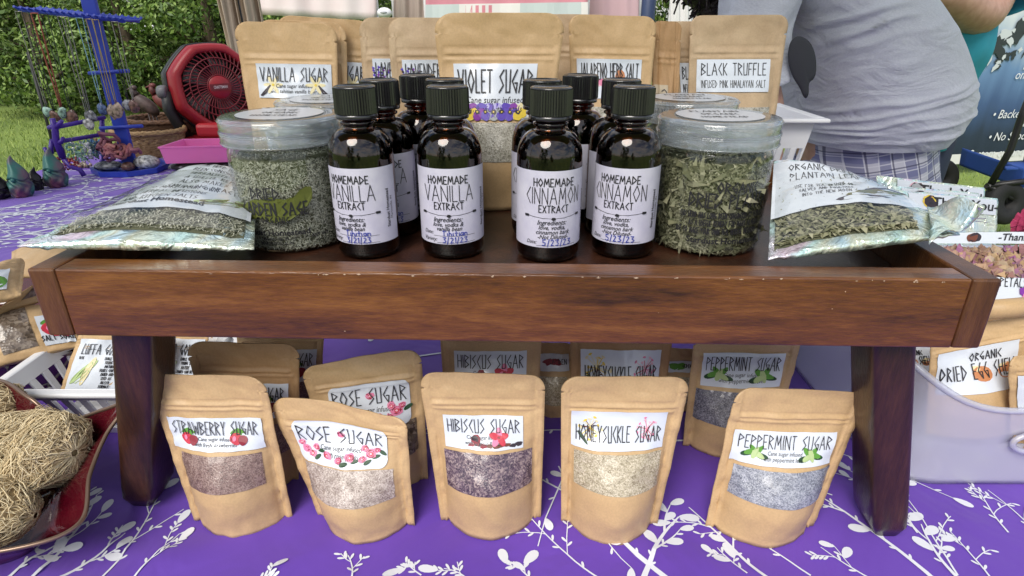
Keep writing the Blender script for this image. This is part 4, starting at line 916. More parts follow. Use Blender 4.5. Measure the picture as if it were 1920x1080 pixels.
# rose petal bag and thank-you bags behind the bin
PET = island(M('dried_petals', (.5, .3, .2), .8), [(.42, .28, .13), (.30, .13, .16), (.55, .38, .20), (.34, .12, .30), (.48, .33, .18), (.52, .40, .30)])
def header(q, S, W, H, pic=(EGG, RED)):
    q2 = q
    for i in range(4): blob(q, S, -W*.27+random.uniform(-1, 1)*.002, H*.02, H*.42, H*.40, q.mat((BRN, pic[0], pic[1], BLK)[i]), .0008+.0001*i, n=16, wob=.12)
    script(q, S, '-Thank You-', W*.12, -H*.25, H*.86, q.mat(INK), .0012, shear=.12, bold=.015, ws=1.0)
def gift_bag(label, px, y, tilt, seed, pet=None, pic=(EGG, RED), title=None, grp='thank you bags by the right tray end', bl=.012):
    P = Pouch(*q4(px, y, tilt), bulge=bl, back=.5, seed=seed, rc=.002, m=.04, vb=.86); t = thing('gift_bag', label, 'bag', tuple(P.base), grp); random.seed(seed)
    q = G(); P.sheet(q, q.mat(FOIL if not pet else FILM), 26, 26); q.build('bag', None, t, merge=.00002)
    if pet:
        q = G(); cm_ = q.mat(M('petal_core', (.25, .14, .10), .9)); fm = q.mat(pet); P.patch(q, cm_, .04, .96, .40, .80, -.004, 0, 20, 10)
        flakes(q, lambda: (P.P(random.uniform(.05, .95), random.uniform(.41, .79), -.003), P.n), 420, .016, .010, fm); q.build('petals', None, t)
        q = G(); P.patch(q, q.mat(LABEL), .02, .98, .12, .40, .0012); S = P.S(.02, .98, .12, .40); S2 = lambda x, y, o: S(x, y, o+.0008)
        strokes(q, S2, title, -P.W*.03, .004, .0085, .0009, q.mat(INK), .001, sp=.2, ws=.9)
        for i in range(7): g_rose(q, S2, P.W*(.12+.04*i), -.008+.003*math.sin(i*2), 1.4)
        for i in range(9): blob(q, S2, P.W*(.10+.03*i), -.004+.004*math.cos(i*1.7), .005, .004, q.mat((PUR, PINK, LIL)[i % 3]), .0014+.0001*i, wob=.25)
        q.build('label', None, t)
    q = G(); P.patch(q, q.mat(LABEL), .18 if not pet else .02, .98, .84, .985, .0016); S = P.S(.18 if not pet else .02, .98, .84, .985); header(q, lambda x, y, o: S(x, y, o+.0012), P.W*.8, P.H*.145, pic); q.build('header_card', None, t)
    return t
gift_bag('clear bag of dried rose petals with a thank you header, right of the tray', ((1690, 575), (2010, 600), (1735, 436), (2050, 432)), .56, .05, 51, PET, (BLK, BRN), 'ROSE PETALS', None, .014)
gift_bag('back thank you bag with pale flower photo on its header', ((1655, 545), (1840, 550), (1643, 329), (1846, 352)), .80, .05, 52, None, (LPINK, GRY))
gift_bag('middle thank you bag almost hidden between two other thank you bags', ((1665, 550), (1850, 555), (1655, 347), (1835, 362)), .775, .05, 53, None, (GRY, BLK))
gift_bag('front thank you bag with orange flower photo on its header', ((1680, 560), (1862, 570), (1664, 355), (1870, 372)), .75, .05, 54, None, (EGG, YEL))
# the pink ruffled flower
fl = thing('crochet_flower', 'magenta ruffled flower at the right edge above the rose petal bag', 'flower', tuple(on_y(1925, 425, .72)))
q = G(); c = on_y(1925, 418, .72)
for ring_, (rr, nn) in enumerate(((.020, 26), (.015, 20), (.010, 14), (.005, 8))):
    def pf(u, v):
        a = 2*math.pi*u; r = rr*(.35+.65*v); w = .003*math.sin(a*nn*.5)*v
        return c+Vector((r*math.cos(a), -.004*ring_-.006*(1-v)-abs(w)*.6, r*math.sin(a)+w))
    q.grid(pf, 72, 4, 0, True, True)
q.build('petals', tex(M('magenta_yarn', (.42, .03, .10), .8), 120, (.30, .02, .07), (.50, .05, .14), bump=.4), fl)
q = G(); q.tube([c+Vector((0, .004, 0)), c+Vector((0, .012, -.10)), Vector((c.x, c.y+.02, .001))], .002, 6); q.build('stem', M('stem_green', (.08, .2, .05), .6), fl)
# white slotted basket behind the plantain jar
WPL = M('white_plastic', (.78, .79, .82), .35)
def slot_basket(label, x0, x1, y0, y1, h, flare, ns, group=None, rimw=.008, name='plastic_basket', top=.78):
    t = thing(name, label, 'basket', ((x0+x1)/2, (y0+y1)/2, .0008), group)
    cx, cy = (x0+x1)/2, (y0+y1)/2; hx, hy = (x1-x0)/2, (y1-y0)/2
    def pt(sx, sy, k): return Vector((cx+sx*(hx-flare*(1-k)), cy+sy*(hy-flare*(1-k)), .0012+h*k))
    q = G()
    for (a, b, L) in (((-1, -1), (1, -1), hx), ((1, -1), (1, 1), hy), ((1, 1), (-1, 1), hx), ((-1, 1), (-1, -1), hy)):
        n = max(2, int(ns*L/max(hx, hy)))
        A = lambda u, k: pt(a[0]+(b[0]-a[0])*u, a[1]+(b[1]-a[1])*u, k)
        for lo, hi in ((0, .12), (top, 1.0)): q.poly([A(0, lo), A(1, lo), A(1, hi), A(0, hi)])
        for i in range(n):
            u0 = (i+.0)/n; u1 = (i+.42)/n
            if i == 0: u0 = 0
            q.poly([A(u0, .12), A(u1, .12), A(u1, top), A(u0, top)])
        q.poly([A(1-.1/n, .12), A(1, .12), A(1, top), A(1-.1/n, top)])
    q.poly([pt(-1, -1, 0), pt(-1, 1, 0), pt(1, 1, 0), pt(1, -1, 0)]); q.build('slotted_wall', WPL, t, merge=.00005, solid=.0022)
    q = G(); z = .0012+h; w_ = rimw
    for lo, hi in (((x0-w_, y0-w_), (x1+w_, y0)), ((x0-w_, y1), (x1+w_, y1+w_)), ((x0-w_, y0+.0002), (x0, y1-.0002)), ((x1, y0+.0002), (x1+w_, y1-.0002))): q.box((*lo, z-.004), (*hi, z+.001))
    q.build('rim', WPL, t, bevel=.0022, bseg=3); return t
slot_basket('tall white slotted basket behind the plantain jar', .22, .364, .755, .88, .258, .034, 8, rimw=.013, top=.86)
# ------------------------------------------------------------------ left side: luffa packets, red dish, luffas, pile of pouches
slot_basket('low white slotted basket holding the luffa gourd packets', -.468, -.275, .468, .585, .062, .022, 11, rimw=.009)
def luffa_lab(q, S, W, H):
    strokes(q, S, 'LUFFA GOURD', 0, H*.22, H*.19, H*.014, q.mat(INK), .001, sp=.12, ws=.62*W/H)
    lines(q, S, ['EDIBLE WHEN', 'YOUNG OR', 'MATURE', 'FRUITS CAN BE', 'DRIED AND', 'USED AS', 'AN ECO', 'FRIENDLY', 'SPONGE!'], W*.20, H*.12, H*.052, H*.074, ws=.75*W/H, w=H*.009)
    lines(q, S, ['10 PK'], -W*.36, H*.12, H*.05, H*.08, ws=.6*W/H, w=H*.009)
    g_luffa(q, S, -W*.2, -H*.14, H/.056)
LG = 'luffa gourd packets in the white basket'
for i, (px, y, tl, lb) in enumerate((((( 112, 735), (232, 742), (148, 627), (262, 630)), .515, .022, 'luffa gourd packet at the front of the white basket, gourds pictured'), (((190, 742), (300, 745), (222, 626), (330, 630)), .53, .02, 'luffa gourd packet leaning behind the left tray leg'), (((270, 742), (372, 745), (296, 624), (392, 628)), .545, .02, 'luffa gourd packet right of the left tray leg'))):
    P = Pouch(*q4(px, y, tl), bulge=.003, seed=60+i, rc=.001, vb=1); t = thing('seed_packet', lb, 'packet', tuple(P.base), LG); random.seed(60+i)
    q = G(); P.sheet(q, q.mat(KRAFT), 12, 16); q.build('packet', None, t, merge=.00002)
    q = G(); lb_ = (.07, .95, .04, .93); P.patch(q, q.mat(LABEL), *lb_, .0009); S = P.S(*lb_); luffa_lab(q, lambda x, y, o: S(x, y, o+.0006), P.W*.88, P.H*.88); q.build('label', None, t)
for i in range(4):
    P = Pouch(*q4(((228+i*13, 742), (310+i*13, 742), (290+i*16, 627+i), (352+i*16, 629+i)), .556+.004*i, .014), bulge=.002, seed=70+i, rc=.001, vb=1); t = thing('seed_packet', 'kraft packet edge in the row behind the labelled luffa packets', 'packet', tuple(P.base), LG)
    q = G(); P.sheet(q, q.mat(KRAFT), 10, 12); q.build('packet', None, t, merge=.00002)
q = G(); w_ = [on_y(365, 690, .50), on_y(415, 652, .545), on_y(433, 636, .56)]; 
cs = thing('clear_sleeve', 'small clear sleeve with white edge lying by the luffa packets', 'sleeve', tuple(w_[0]))
q.tube(w_, .0035, 8); q.build('white_edge', WPL, cs); q = G(); q.poly([w_[1]+Vector((-.006, 0, .004)), w_[2]+Vector((.004, 0, .002)), w_[2]+Vector((-.004, .01, .016)), w_[1]+Vector((-.002, .01, .014))]); q.build('film', FILM, cs, solid=.0006)
# glossy red square dish
REDG = tex(M('red_glaze', (.07, .003, .009), .10), 30, (.055, .002, .007), (.085, .004, .011)); REDG.node_tree.nodes['Principled BSDF'].inputs['Coat Weight'].default_value = .6
EDGE = M('bronze_rim', (.22, .15, .11), .3, .6)
dt = thing('glazed_dish', 'square red glazed dish with wavy rim holding luffa sponges', 'dish', (-.47, .38, .001))
RIM = [(-.60, .298, .055), (-.50, .288, .050), (-.41, .292, .048), (-.335, .303, .045), (-.303, .326, .045), (-.318, .366, .054), (-.320, .396, .068), (-.314, .420, .081), (-.338, .424, .072), (-.376, .424, .061), (-.402, .430, .080), (-.45, .455, .082), (-.54, .475, .07), (-.63, .455, .075), (-.665, .40, .06), (-.645, .33, .055)]
def rimp(u):
    n = len(RIM); f = (u % 1)*n; i = int(f); t = f-i; p0, p1, p2, p3 = [Vector(RIM[(i+k) % n]) for k in (-1, 0, 1, 2)]
    return p1+(p2-p0)*(.5*t)+(p0*2-p1*5+p2*4-p3)*(.5*t*t)+(p1*3-p0-p2*3+p3)*(.5*t*t*t)
DC = Vector((-.475, .377, 0))
def dish(u, v, inner=0.0):
    p = rimp(u); b_ = DC+(Vector((p.x, p.y, 0))-DC)*(.66-.015*inner); k = v**1.25
    q_ = b_.lerp(Vector((p.x, p.y, 0)), k)-(Vector((p.x, p.y, 0))-DC)*(.012*inner); q_.z = .002+.003*inner+(p.z-.002-.003*inner)*v**.95; return q_
q = G(); NU_ = 160; q.grid(lambda u, v: dish(u, v), NU_, 14, closed=True); q.grid(lambda u, v: dish(u, 1-v, 1), NU_, 14, closed=True); q.face([i for i in range(NU_-1, -1, -1)], 0, False); k = len(q.v)-NU_; q.face([k+i for i in range(NU_)], 0, True)
q.build('bowl', REDG, dt)
q = G(); q.tube([dish(i/160, 1)+Vector((0, 0, .001)) for i in range(161)], .0016, 8, caps=False); q.build('rim', EDGE, dt)
LUF = island(M('luffa_fibre', (.5, .38, .2), .75), [(.58, .45, .25), (.72, .59, .37), (.82, .72, .50), (.66, .52, .30)])
LUFC = tex(M('luffa_core', (.20, .13, .06), .9), 60, (.24, .16, .08), (.42, .31, .16), bump=.6, dist=.004)
def luffa(label, p0, p1, r, seed, n=520):
    random.seed(seed); p0, p1 = Vector(p0), Vector(p1); ax = (p1-p0); L = ax.length; ax.normalize(); t = thing('luffa_sponge', label, 'sponge', tuple((p0+p1)/2), 'luffa sponges in the red dish')
    e1 = ax.cross(Vector((0, 0, 1))).normalized(); e2 = ax.cross(e1)
    def pt(s_, a, k=1.0):
        rr = r*max(.012, 1-abs(2*s_-1)**5.0)**.5*(1+.30*noise.noise(Vector((s_*3.5, math.cos(a)*1.3, math.sin(a)*1.5+seed)))+.10*noise.noise(Vector((s_*11, math.cos(a)*4, math.sin(a)*4+seed))))*k
        return p0+ax*(s_*L)+e1*(rr*math.cos(a))+e2*(rr*.82*math.sin(a))
    q = G(); q.grid(lambda u, v: pt(.03+.94*v, 2*math.pi*u, .88), 24, 20, closed=True); q.face([i for i in range(23, -1, -1)]); k = len(q.v)-24; q.face([k+i for i in range(24)]); q.build('core', LUFC, t)
    q = G()
    for i in range(n):
        a = random.uniform(0, 6.28); s_ = random.uniform(0, 1); d = random.gauss(0, .9); pts = []; lift = random.uniform(.90, 1.10)
        if random.random() < .6: da, ds = random.choice((-1, 1))*.24, random.uniform(-.02, .02)
        else: da, ds = random.uniform(-.16, .16), random.choice((-1, 1))*.045
        for j in range(8):
            pts.append(pt(clampf(s_), a, lift+.05*math.sin(j*1.3+i))); a += da*.8+random.gauss(0, .16); s_ += ds*.8+random.gauss(0, .022)
        q.tube(pts, random.uniform(.00022, .00048), 3, caps=False)
    q.build('fibres', LUF, t); return t
luffa('back left luffa sponge, cut by the left edge of the photo', (-.53, .418, .050), (-.415, .436, .066), .030, 81, 1500)
luffa('golden luffa sponge in the middle, nearest the pointed dish corner', (-.440, .402, .050), (-.336, .380, .064), .031, 82, 1700)
luffa('pale luffa sponge at the front edge of the red dish', (-.50, .330, .046), (-.345, .340, .040), .027, 83, 1500)
# second red cloth-lined basket with a pile of pouches
dd = thing('red_tray', 'dark red shallow tray under the pile of kraft pouches', 'tray', (-.62, .67, .001))
q = G()
def dsh(u, v, s=1.0):
    a = 2*math.pi*u; c_, s_ = math.cos(a), math.sin(a); return Vector((-.63+math.copysign(abs(c_)**.5, c_)*(.15+.04*v)*s, .66+math.copysign(abs(s_)**.5, s_)*(.11+.03*v)*s, .002+.05*v))
q.grid(lambda u, v: dsh(u, v), 64, 6, closed=True); q.grid(lambda u, v: dsh(u, 1-v, .97), 64, 6, closed=True); k = len(q.v)-64; q.face([k+i for i in range(64)]); q.face([i for i in range(63, -1, -1)]); q.build('shell', REDG, dd)
PG = 'kraft pouches piled on the left'
def kiwi(q, S, W, H):
    strokes(q, S, 'KIWI SOAK', 0, H*.12, H*.2, .0008, q.mat(INK), .001, ws=.8)
    for i in range(3): blob(q, S, -W*.1+i*W*.2, -H*.2, .010, .007, q.mat((LEAF, LGR, LEAF)[i]), .0008+.0001*i, n=14); blob(q, S, -W*.1+i*W*.2, -H*.2, .003, .002, q.mat(CREAM), .0012)
def straw_l(q, S, W, H):
    g_strawberry(q, S, 0, -H*.05, 2.0); strokes(q, S, 'SALT SOAK', W*.0, -H*.38, H*.16, .0008, q.mat(INK), .001, ws=.8)
def flatq(px, zs): return [on_z(a, b, z) for (a, b), z in zip(px, zs)]
pouch('kraft pouch lying lowest in the left pile, wide dark window and red flower label', flatq(((-40, 700), (455/3+2, 648), (-70, 600), (118, 565)), (.055, .06, .10, .09)), KRAFT, win=(.28, .62, .12, .92), wm=W_BRK, lab=(.68, .97, .10, .66), custom=straw_l, group=PG, seed=91, flat=True, bulge=.016, m=.05, vb=1.0)
pouch('kraft pouch with angular dark window, second in the left pile', flatq(((-60, 610), (95, 560), (30, 560), (150, 480)), (.10, .095, .115, .11)), KRAFT, win=(.5, .9, .15, .6), wm=W_BRK, group=PG, seed=92, flat=True, bulge=.014, m=.05, vb=1.0)
pouch('kraft pouch with kiwi picture label at the left edge of the pile', flatq(((-110, 600), (40, 555), (-70, 520), (48, 482)), (.115, .115, .14, .13)), KRAFT, lab=(.12, .80, .15, .62), custom=kiwi, group=PG, seed=93, flat=True, bulge=.012, m=.05, vb=1.0)
pouch('kraft pouch at the back of the left pile, partly under the tray end', flatq(((20, 520), (150, 520), (22, 470), (190, 440)), (.10, .085, .10, .09)), KRAFT, group=PG, seed=94, flat=True, bulge=.012, m=.05, vb=1.0)
# ------------------------------------------------------------------ far end of the table
BLU = M('blue_print_plastic', (.025, .055, .42), .4); PURP = M('purple_print_plastic', (.055, .02, .26), .35)
def Zp(px, py, z=0): return on_z(px, py, z)
# necklace stand
b0 = on_z(247, 320, 0); D = b0.y
ns = thing('necklace_stand', 'tall blue necklace stand hung with pendants on the purple cloth', 'jewelry stand', (b0.x, b0.y, .001))
q = G()
oct_ = [(b0.x+.092*math.cos(R(22.5+45*i)), b0.y+.085*math.sin(R(22.5+45*i))) for i in range(8)]
for s_, z0, z1 in ((1, .001, .014), ):
    k = len(q.v)
    for f, z in ((1, z0), (1.02, z1), (.93, z1), (.91, .006)): q.v += [Vector((b0.x+(x-b0.x)*f, b0.y+(y-b0.y)*f, z)) for x, y in oct_]
    for j in range(3):
        for i in range(8): q.face((k+j*8+i, k+j*8+(i+1) % 8, k+(j+1)*8+(i+1) % 8, k+(j+1)*8+i), 0, False)
    q.face([k+i for i in range(7, -1, -1)], 0, False); q.face([k+24+i for i in range(8)], 0, False)
q.build('base', BLU, ns)
q = G(); q.box((b0.x-.017, b0.y-.006, .006), (b0.x+.017, b0.y+.006, .44)); q.build('post', BLU, ns, bevel=.002)
bz = on_y(150, 28, D).z; xl, xr = on_y(54, 20, D).x, on_y(247, 38, D).x
q = G(); q.tube([(xl, D-.03, bz+.012), (xr, D-.03, bz-.012)], .006, 8); q.tube([(xl, D+.03, bz+.012), (xr, D+.03, bz-.012)], .006, 8)
for i in range(17):
    f = i/16; x = xl+(xr-xl)*f; z = bz+.012-.024*f; q.tube([(x, D-.045, z+.006), (x, D-.03, z), (x, D+.03, z), (x, D+.045, z+.006)], .003, 6)
q.build('cross_arm', BLU, ns)
for py, w in ((135, .05), (238, .055)):
    a = on_y(205 if py < 200 else 228, py, D-.01); q = G(); q.tube([(a.x-w, D-.012, a.z-.003), (a.x+w, D-.012, a.z+.003)], .0045, 8); q.build('peg', BLU, ns)
NK = 'pendant necklaces hanging on the blue stand'; random.seed(4)
STONE = [('green', (.35, .55, .45)), ('white', (.65, .65, .62)), ('grey', (.28, .29, .32)), ('blue', (.10, .16, .32)), ('tan', (.42, .32, .24)), ('brown', (.2, .10, .08))]
chains = [('silver', (.30, .29, .27), .35, .8), ('black', (.015, .015, .02), .5, 0), ('copper', (.32, .09, .06), .4, .4), ('gold', (.5, .38, .16), .3, .9), ('blue', (.25, .45, .55), .4, .2)]
for i, (f, py, ch, st, desc) in enumerate(((.03, 190, 0, 0, 'pale green stone on the leftmost silver chain'), (.10, 198, 1, 5, 'brown ring pendant on a black cord at the left of the stand'), (.19, 192, 2, 0, 'copper beaded chain with a mint green stone'), (.27, 200, 1, 5, 'dark stone on a black cord just left of the blue post'),
        (.50, 198, 0, 2, 'grey stone pendant hanging in front of the blue post'), (.47, 212, 0, 1, 'white stone pendant low in front of the blue post'), (.60, 186, 4, 3, 'blue square pendant on a pale blue chain'), (.70, 190, 3, 4, 'tan round pendant on a gold chain'), (.76, 188, 3, 4, 'tan teardrop pendant beside the round tan one'), (.88, 178, 1, 2, 'grey pendant on the black cord at the right end'), (.94, 180, 0, 5, 'brown pendant on the rightmost silver chain'))):
    x = xl+(xr-xl)*f; z = bz+.008-.024*f; nm, c_, ro, me = chains[ch]
    pend = on_y(960, py+5, D); zz = pend.z; t = thing('necklace', desc, 'necklace', (x, D-.05, zz), NK)
    for s_ in (-1, 1):
        pass
    q = G(); n = 26 if ch in (2, 0) else 12; front = D-.047-.002*(i % 3)
    L1 = [(x-.006+.006*j/n, front+(0 if f < .4 or f > .55 else -.012), z+(zz-z)*j/n) for j in range(n+1)]; L2 = [(x+.007-.007*j/n, front+.004+(0 if f < .4 or f > .55 else -.012), z+(zz-z)*j/n) for j in range(n+1)]
    q.tube(L1[::-1]+L2, .0010 if ch != 2 else .0018, 5); q.build('chain', M('chain_'+nm, c_, ro, me), t)
    q = G(); sn, sc = STONE[st]; e = L1[-1]; pk = len(q.v); q.ball((e[0], e[1], zz-.012), (.011+.006*random.random(), .004, .012+.007*random.random()), 0, 14)
    for vi in range(pk, len(q.v)): q.v[vi] = q.v[vi]+Vector((noise.noise(q.v[vi]*70), 0, noise.noise(q.v[vi]*70+Vector((9, 9, 9)))))*.006
    q.build('pendant', tex(M('stone_'+sn, sc, .25), 110, [v*.2 for v in sc], [min(1, v*1.1) for v in sc]), t)
# stones and bracelet heap on the base
for i, (dx, dy, r, c_, lb) in enumerate(((-.045, -.02, (.036, .024, .012), 'grey', 'flat grey polished stone on the left of the blue base'), (.012, -.03, (.018, .015, .012), 'brown', 'small dark stone at the foot of the blue post'), (.048, -.005, (.034, .024, .018), 'white', 'pale grey patterned stone on the right of the blue base'))):
    t = G(); t.ball((b0.x+dx, b0.y+dy, .006+r[2]), r, 0, 14); tag(t.build('polished_stone', MATS['stone_'+c_], org=(b0.x+dx, b0.y+dy, .006)), lb, 'stone', 'polished stones on the blue base')
t = thing('bracelet_bundle', 'bundle of dusty pink braided bracelets round the blue post', 'bracelets', (b0.x-.01, D-.03, .05)); q = G(); random.seed(9)
for i in range(26):
    a = random.uniform(0, 6.28); c = Vector((b0.x-.012+random.gauss(0, .022), D-.03+random.gauss(0, .012), .062+random.gauss(0, .010))); rr = random.uniform(.012, .024); nrm = Matrix.Rotation(random.uniform(-.9, .9), 3, 'X') @ Matrix.Rotation(a, 3, 'Z')
    q.tube([c+nrm @ Vector((rr*math.cos(k*.7), rr*.55*math.sin(k*.7), .004*math.sin(k*2))) for k in range(10)], .0045, 6, caps=False)
q.build('strands', island(M('braid', (.3, .1, .12), .6), [(.30, .09, .10), (.20, .07, .12), (.38, .14, .12), (.16, .10, .16)]), t)
# earring rack
er = thing('earring_rack', 'dark purple branching earring rack with two crossbars', 'jewelry rack', tuple(on_z(150, 330, 0)))
pA = on_z(125, 338, 0); dA = pA.y; lp = on_y(112, 240, dA); rp0 = on_y(192, 222, dA+.13)
def W(px, py, dy=0): return on_y(px, py, dA+dy)
q = G(); q.tube([W(118, 296), W(105, 262), W(103, 240), W(98, 222)], [.008, .008, .0075, .006], 8); q.build('stem', PURP, er)
q = G(); q.tube([W(195, 296, .13), W(193, 260, .13), W(191, 222, .13)], .006, 8); q.build('stem', PURP, er)
for L in ([W(103, 240), W(112, 232), W(117, 226)], [W(105, 268), W(115, 266), W(119, 258)], [W(98, 285), W(88, 286), W(83, 276)], [W(103, 240), W(95, 238), W(90, 240)]):
    q = G(); q.tube(L, [.006]*(len(L)-1)+[.004], 8); q.build('twig', PURP, er)
for L in ([W(98, 262), W(94, 290), W(90, 320)], [W(118, 296), W(132, 312), W(150, 318), W(158, 330)], [W(195, 296, .13), W(188, 306, .13), W(200, 308, .13), W(214, 304, .13)]):
    L = [Vector((p.x, p.y, max(p.z, .0062))) for p in L]; q = G(); q.tube(L, .0058, 8); q.build('foot', PURP, er)
for a, b in (((108, 238, 0), (196, 220, .13)), ((108, 266, 0), (193, 252, .13))):
    A, B = W(*a), W(*b); q = G(); q.tube([A, B], .0052, 8); q.build('crossbar', PURP, er)
random.seed(12); EG2 = 'earring cards and beads hanging on the purple rack'
A, B = W(112, 266), W(190, 252, .13)
for i, (f, w, h, c_, lb) in enumerate(((.1, .030, .03, (.24, .03, .03), 'dark red beaded earring cluster at the left of the lower bar'), (.32, .024, .045, (.25, .45, .33), 'green bead earrings on the lower bar'), (.5, .026, .05, (.60, .62, .60), 'white lace earring on the lower bar'), (.68, .022, .05, (.12, .22, .20), 'teal leaf earrings right of the white lace one'), (.82, .020, .04, (.10, .25, .50), 'blue beaded earrings near the right upright'), (.95, .022, .045, (.30, .12, .08), 'brown bead earrings at the right end of the bar'))):
    c = A.lerp(B, f); dz = .030 if i == 0 else 0; t = thing('earrings', lb, 'earrings', tuple(c), EG2); q = G()
    q.tube([c+Vector((0, -.006, .006)), c+Vector((0, -.010, -.006-dz))], .0012, 5); q.build('hook', MATS['chain_silver'], t)
    q = G()
    for k in range(70): q.ball(c+Vector((random.uniform(-w, w)*.9, -.010+random.gauss(0, .003), -.008-dz-random.random()*h)), random.uniform(.0018, .0042), 0, 6)
    q.build('beads', island(M('beads_%d' % i, c_, .3), [[v*.5 for v in c_], c_, [min(1, v*1.6+.04) for v in c_]]), t)
t = G(); random.seed(6)
for k in range(36): t.ball(on_z(152+random.gauss(0, 9), 313+random.gauss(0, 2.5), 0)+Vector((0, 0, .005)), random.uniform(.003, .006), 0, 6)
tag(t.build('bead_pile', island(M('bead_mix', (.4, .35, .3), .4), [(.03, .03, .03), (.5, .42, .32), (.25, .12, .08)]), org=tuple(on_z(152, 313, 0))), 'small heap of loose beads under the earring rack', 'beads')
# gnomes
GN = M('colour_shift_plastic', (.05, .12, .10), .42, .15); tex(GN, 22, (.035, .15, .13), (.17, .055, .10), .40, .62)
def gnome(px, py, h, label, seed, m=GN, w=.38):
    c = on_z(px, py, 0); t = thing('gnome_figure', label, 'figurine', (c.x, c.y, .001), 'gnome figurines on the left edge of the cloth'); r = h*w
    q = G()
    def hat(u, v):
        a = 2*math.pi*u; rr = r*(.62*(1-v)**.9+.02); wob = .006*math.sin(v*5+seed); return c+Vector((rr*math.cos(a)+wob*v, rr*math.sin(a), h*(.46+.54*v)+.004*math.sin(a*3)*(1-v)))
    q.grid(hat, 28, 14, closed=True); k = len(q.v)-28; q.face([k+i for i in range(28)]); q.face(list(range(27, -1, -1))); q.build('hat', m, t)
    q = G()
    def body(u, v):
        a = 2*math.pi*u; rr = r*(.40+.24*math.sin(math.pi*(.12+.80*v)))*(1+.10*math.sin(a*7+v*7+seed+2*math.sin(v*9))); return c+Vector((rr*math.cos(a), rr*math.sin(a), .001+h*.50*v))
    q.grid(body, 64, 20, closed=True); q.face(list(range(63, -1, -1))); k = len(q.v)-64; q.face([k+i for i in range(64)]); q.build('beard', m, t)
    q = G(); q.ball(c+Vector((r*.1, -r*.58, h*.45)), r*.14, 0, 10); q.build('nose', m, t)
DKM = M('dark_plastic', (.018, .016, .02), .35, .3)
gnome(45, 368, .092, 'nearer purple and teal bearded gnome figure with a pointed hat', 1); gnome(110, 350, .094, 'teal bearded gnome figure beside the earring rack foot', 2.3)
gnome(72, 356, .055, 'small dark gnome figure behind the purple one', 3.1, DKM); gnome(-2, 372, .060, 'black gnome figure cut by the left edge of the photo', 4.2, DKM, .7); gnome(92, 348, .035, 'tiny dark figure between the two teal gnomes', 5.5, DKM, .6)
# woven baskets
WICK = tex(M('wicker', (.40, .25, .11), .65), 90, (.24, .13, .05), (.52, .35, .17), .3, .7, (1, 1, 3), bump=.8, bscale=160, dist=.004); WICKD = tex(M('dark_wicker', (.12, .055, .025), .6), 90, (.07, .03, .015), (.20, .10, .05), .3, .7, (1, 1, 3), bump=.8, bscale=160, dist=.004)
def wicker(px, py, rx, ry, h, m, label):
    c = on_z(px, py, 0); c.y += ry*.8; t = thing('wicker_basket', label, 'basket', (c.x, c.y, .001)); q = G(); NU, NVv = 96, 22
    def wl(u, v, s=1.0):
        a = 2*math.pi*u; f = .80+.20*v; w = .003*math.sin(a*24+math.pi*int(v*NVv)); return c+Vector((math.cos(a)*(rx*f*s+w), math.sin(a)*(ry*f*s+w), .002+h*v))
    q.grid(lambda u, v: wl(u, v), NU, NVv, closed=True); q.grid(lambda u, v: wl(u, 1-v, .94), NU, NVv, closed=True); k = len(q.v)-NU; q.face([k+i for i in range(NU)]); q.face(list(range(NU-1, -1, -1))); q.build('woven_side', m, t)
    q = G()
    for s_ in (0, 1): q.tube([wl(i/48, 1)+Vector((0, 0, .003*math.sin(i*2.1+s_*3.14))) for i in range(49)], .006, 8, caps=False)
    q.build('braided_rim', m, t)
wicker(268, 298, .100, .075, .070, WICK, 'light wicker basket right behind the blue necklace stand'); wicker(302, 284, .115, .09, .085, WICKD, 'dark brown wicker basket behind the light one, figurines on its rim')
# bird figurines standing in the dark basket
for (px, py, lb, c_, sc) in ((283, 236, 'grey brown long legged bird figure on the dark basket', (.07, .045, .04), 1.0), (318, 232, 'red brown long legged bird figure nearest the fan', (.12, .025, .022), .95)):
    c = on_y(px, py, on_z(302, 284, 0).y+.04); t = thing('bird_figure', lb, 'figurine', tuple(c), 'bird figures in the dark basket'); m = tex(M('bird_'+lb.split()[0], c_, .5), 50, [v*.5 for v in c_], [min(1, v*1.9) for v in c_])
    q = G(); mt = Matrix.Rotation(R(40), 3, 'Y'); q.ball(c+Vector((.0, 0, .062*sc)), (.044*sc, .018*sc, .020*sc), 0, 16, mt); q.tube([c+Vector((-.022, 0, .088)), c+Vector((-.030, 0, .098)), c+Vector((-.028, 0, .108))], [.013, .010, .008], 8); q.ball(c+Vector((-.026, 0, .110)), (.011, .008, .008), 0, 10); q.tube([c+Vector((-.032, 0, .110)), c+Vector((-.050, 0, .104))], [.004, .001], 6); q.build('body', m, t)
    for s_ in (-1, 0, 1): q = G(); q.tube([c+Vector((.012+.008*s_, .004*s_, .045)), c+Vector((.016+.010*s_, .006*s_, -.075))], .0022, 6); q.build('leg', m, t)
# pink tray and black cloth pouch
p = on_z(372, 307, .026); t = thing('pink_box', 'translucent pink open plastic box lying on a black cloth bag', 'box', (p.x, p.y+.06, .026)); q = G()
def pbx(s, z): 
    hx, hy = .085*s, .055*s; return [Vector((p.x+sx*hx+.004*sy, p.y+.06+sy*hy+.010*sx, z)) for sx, sy in ((-1, -1), (1, -1), (1, 1), (-1, 1))]
lv_ = [pbx(.93, .026), pbx(1.0, .066), pbx(1.03, .066), pbx(1.03, .070), pbx(.96, .070), pbx(.90, .030)]; k = 0
for L in lv_: q.v += L
for j in range(5):
    for i in range(4): q.face((j*4+i, j*4+(i+1) % 4, j*4+4+(i+1) % 4, j*4+4+i), 0, False)
q.face((3, 2, 1, 0), 0, False); q.face((20, 21, 22, 23), 0, False); q.build('open_box', M('pink_plastic', (.72, .17, .45), .3, **{'Subsurface Weight': .15}), t, bevel=.003)
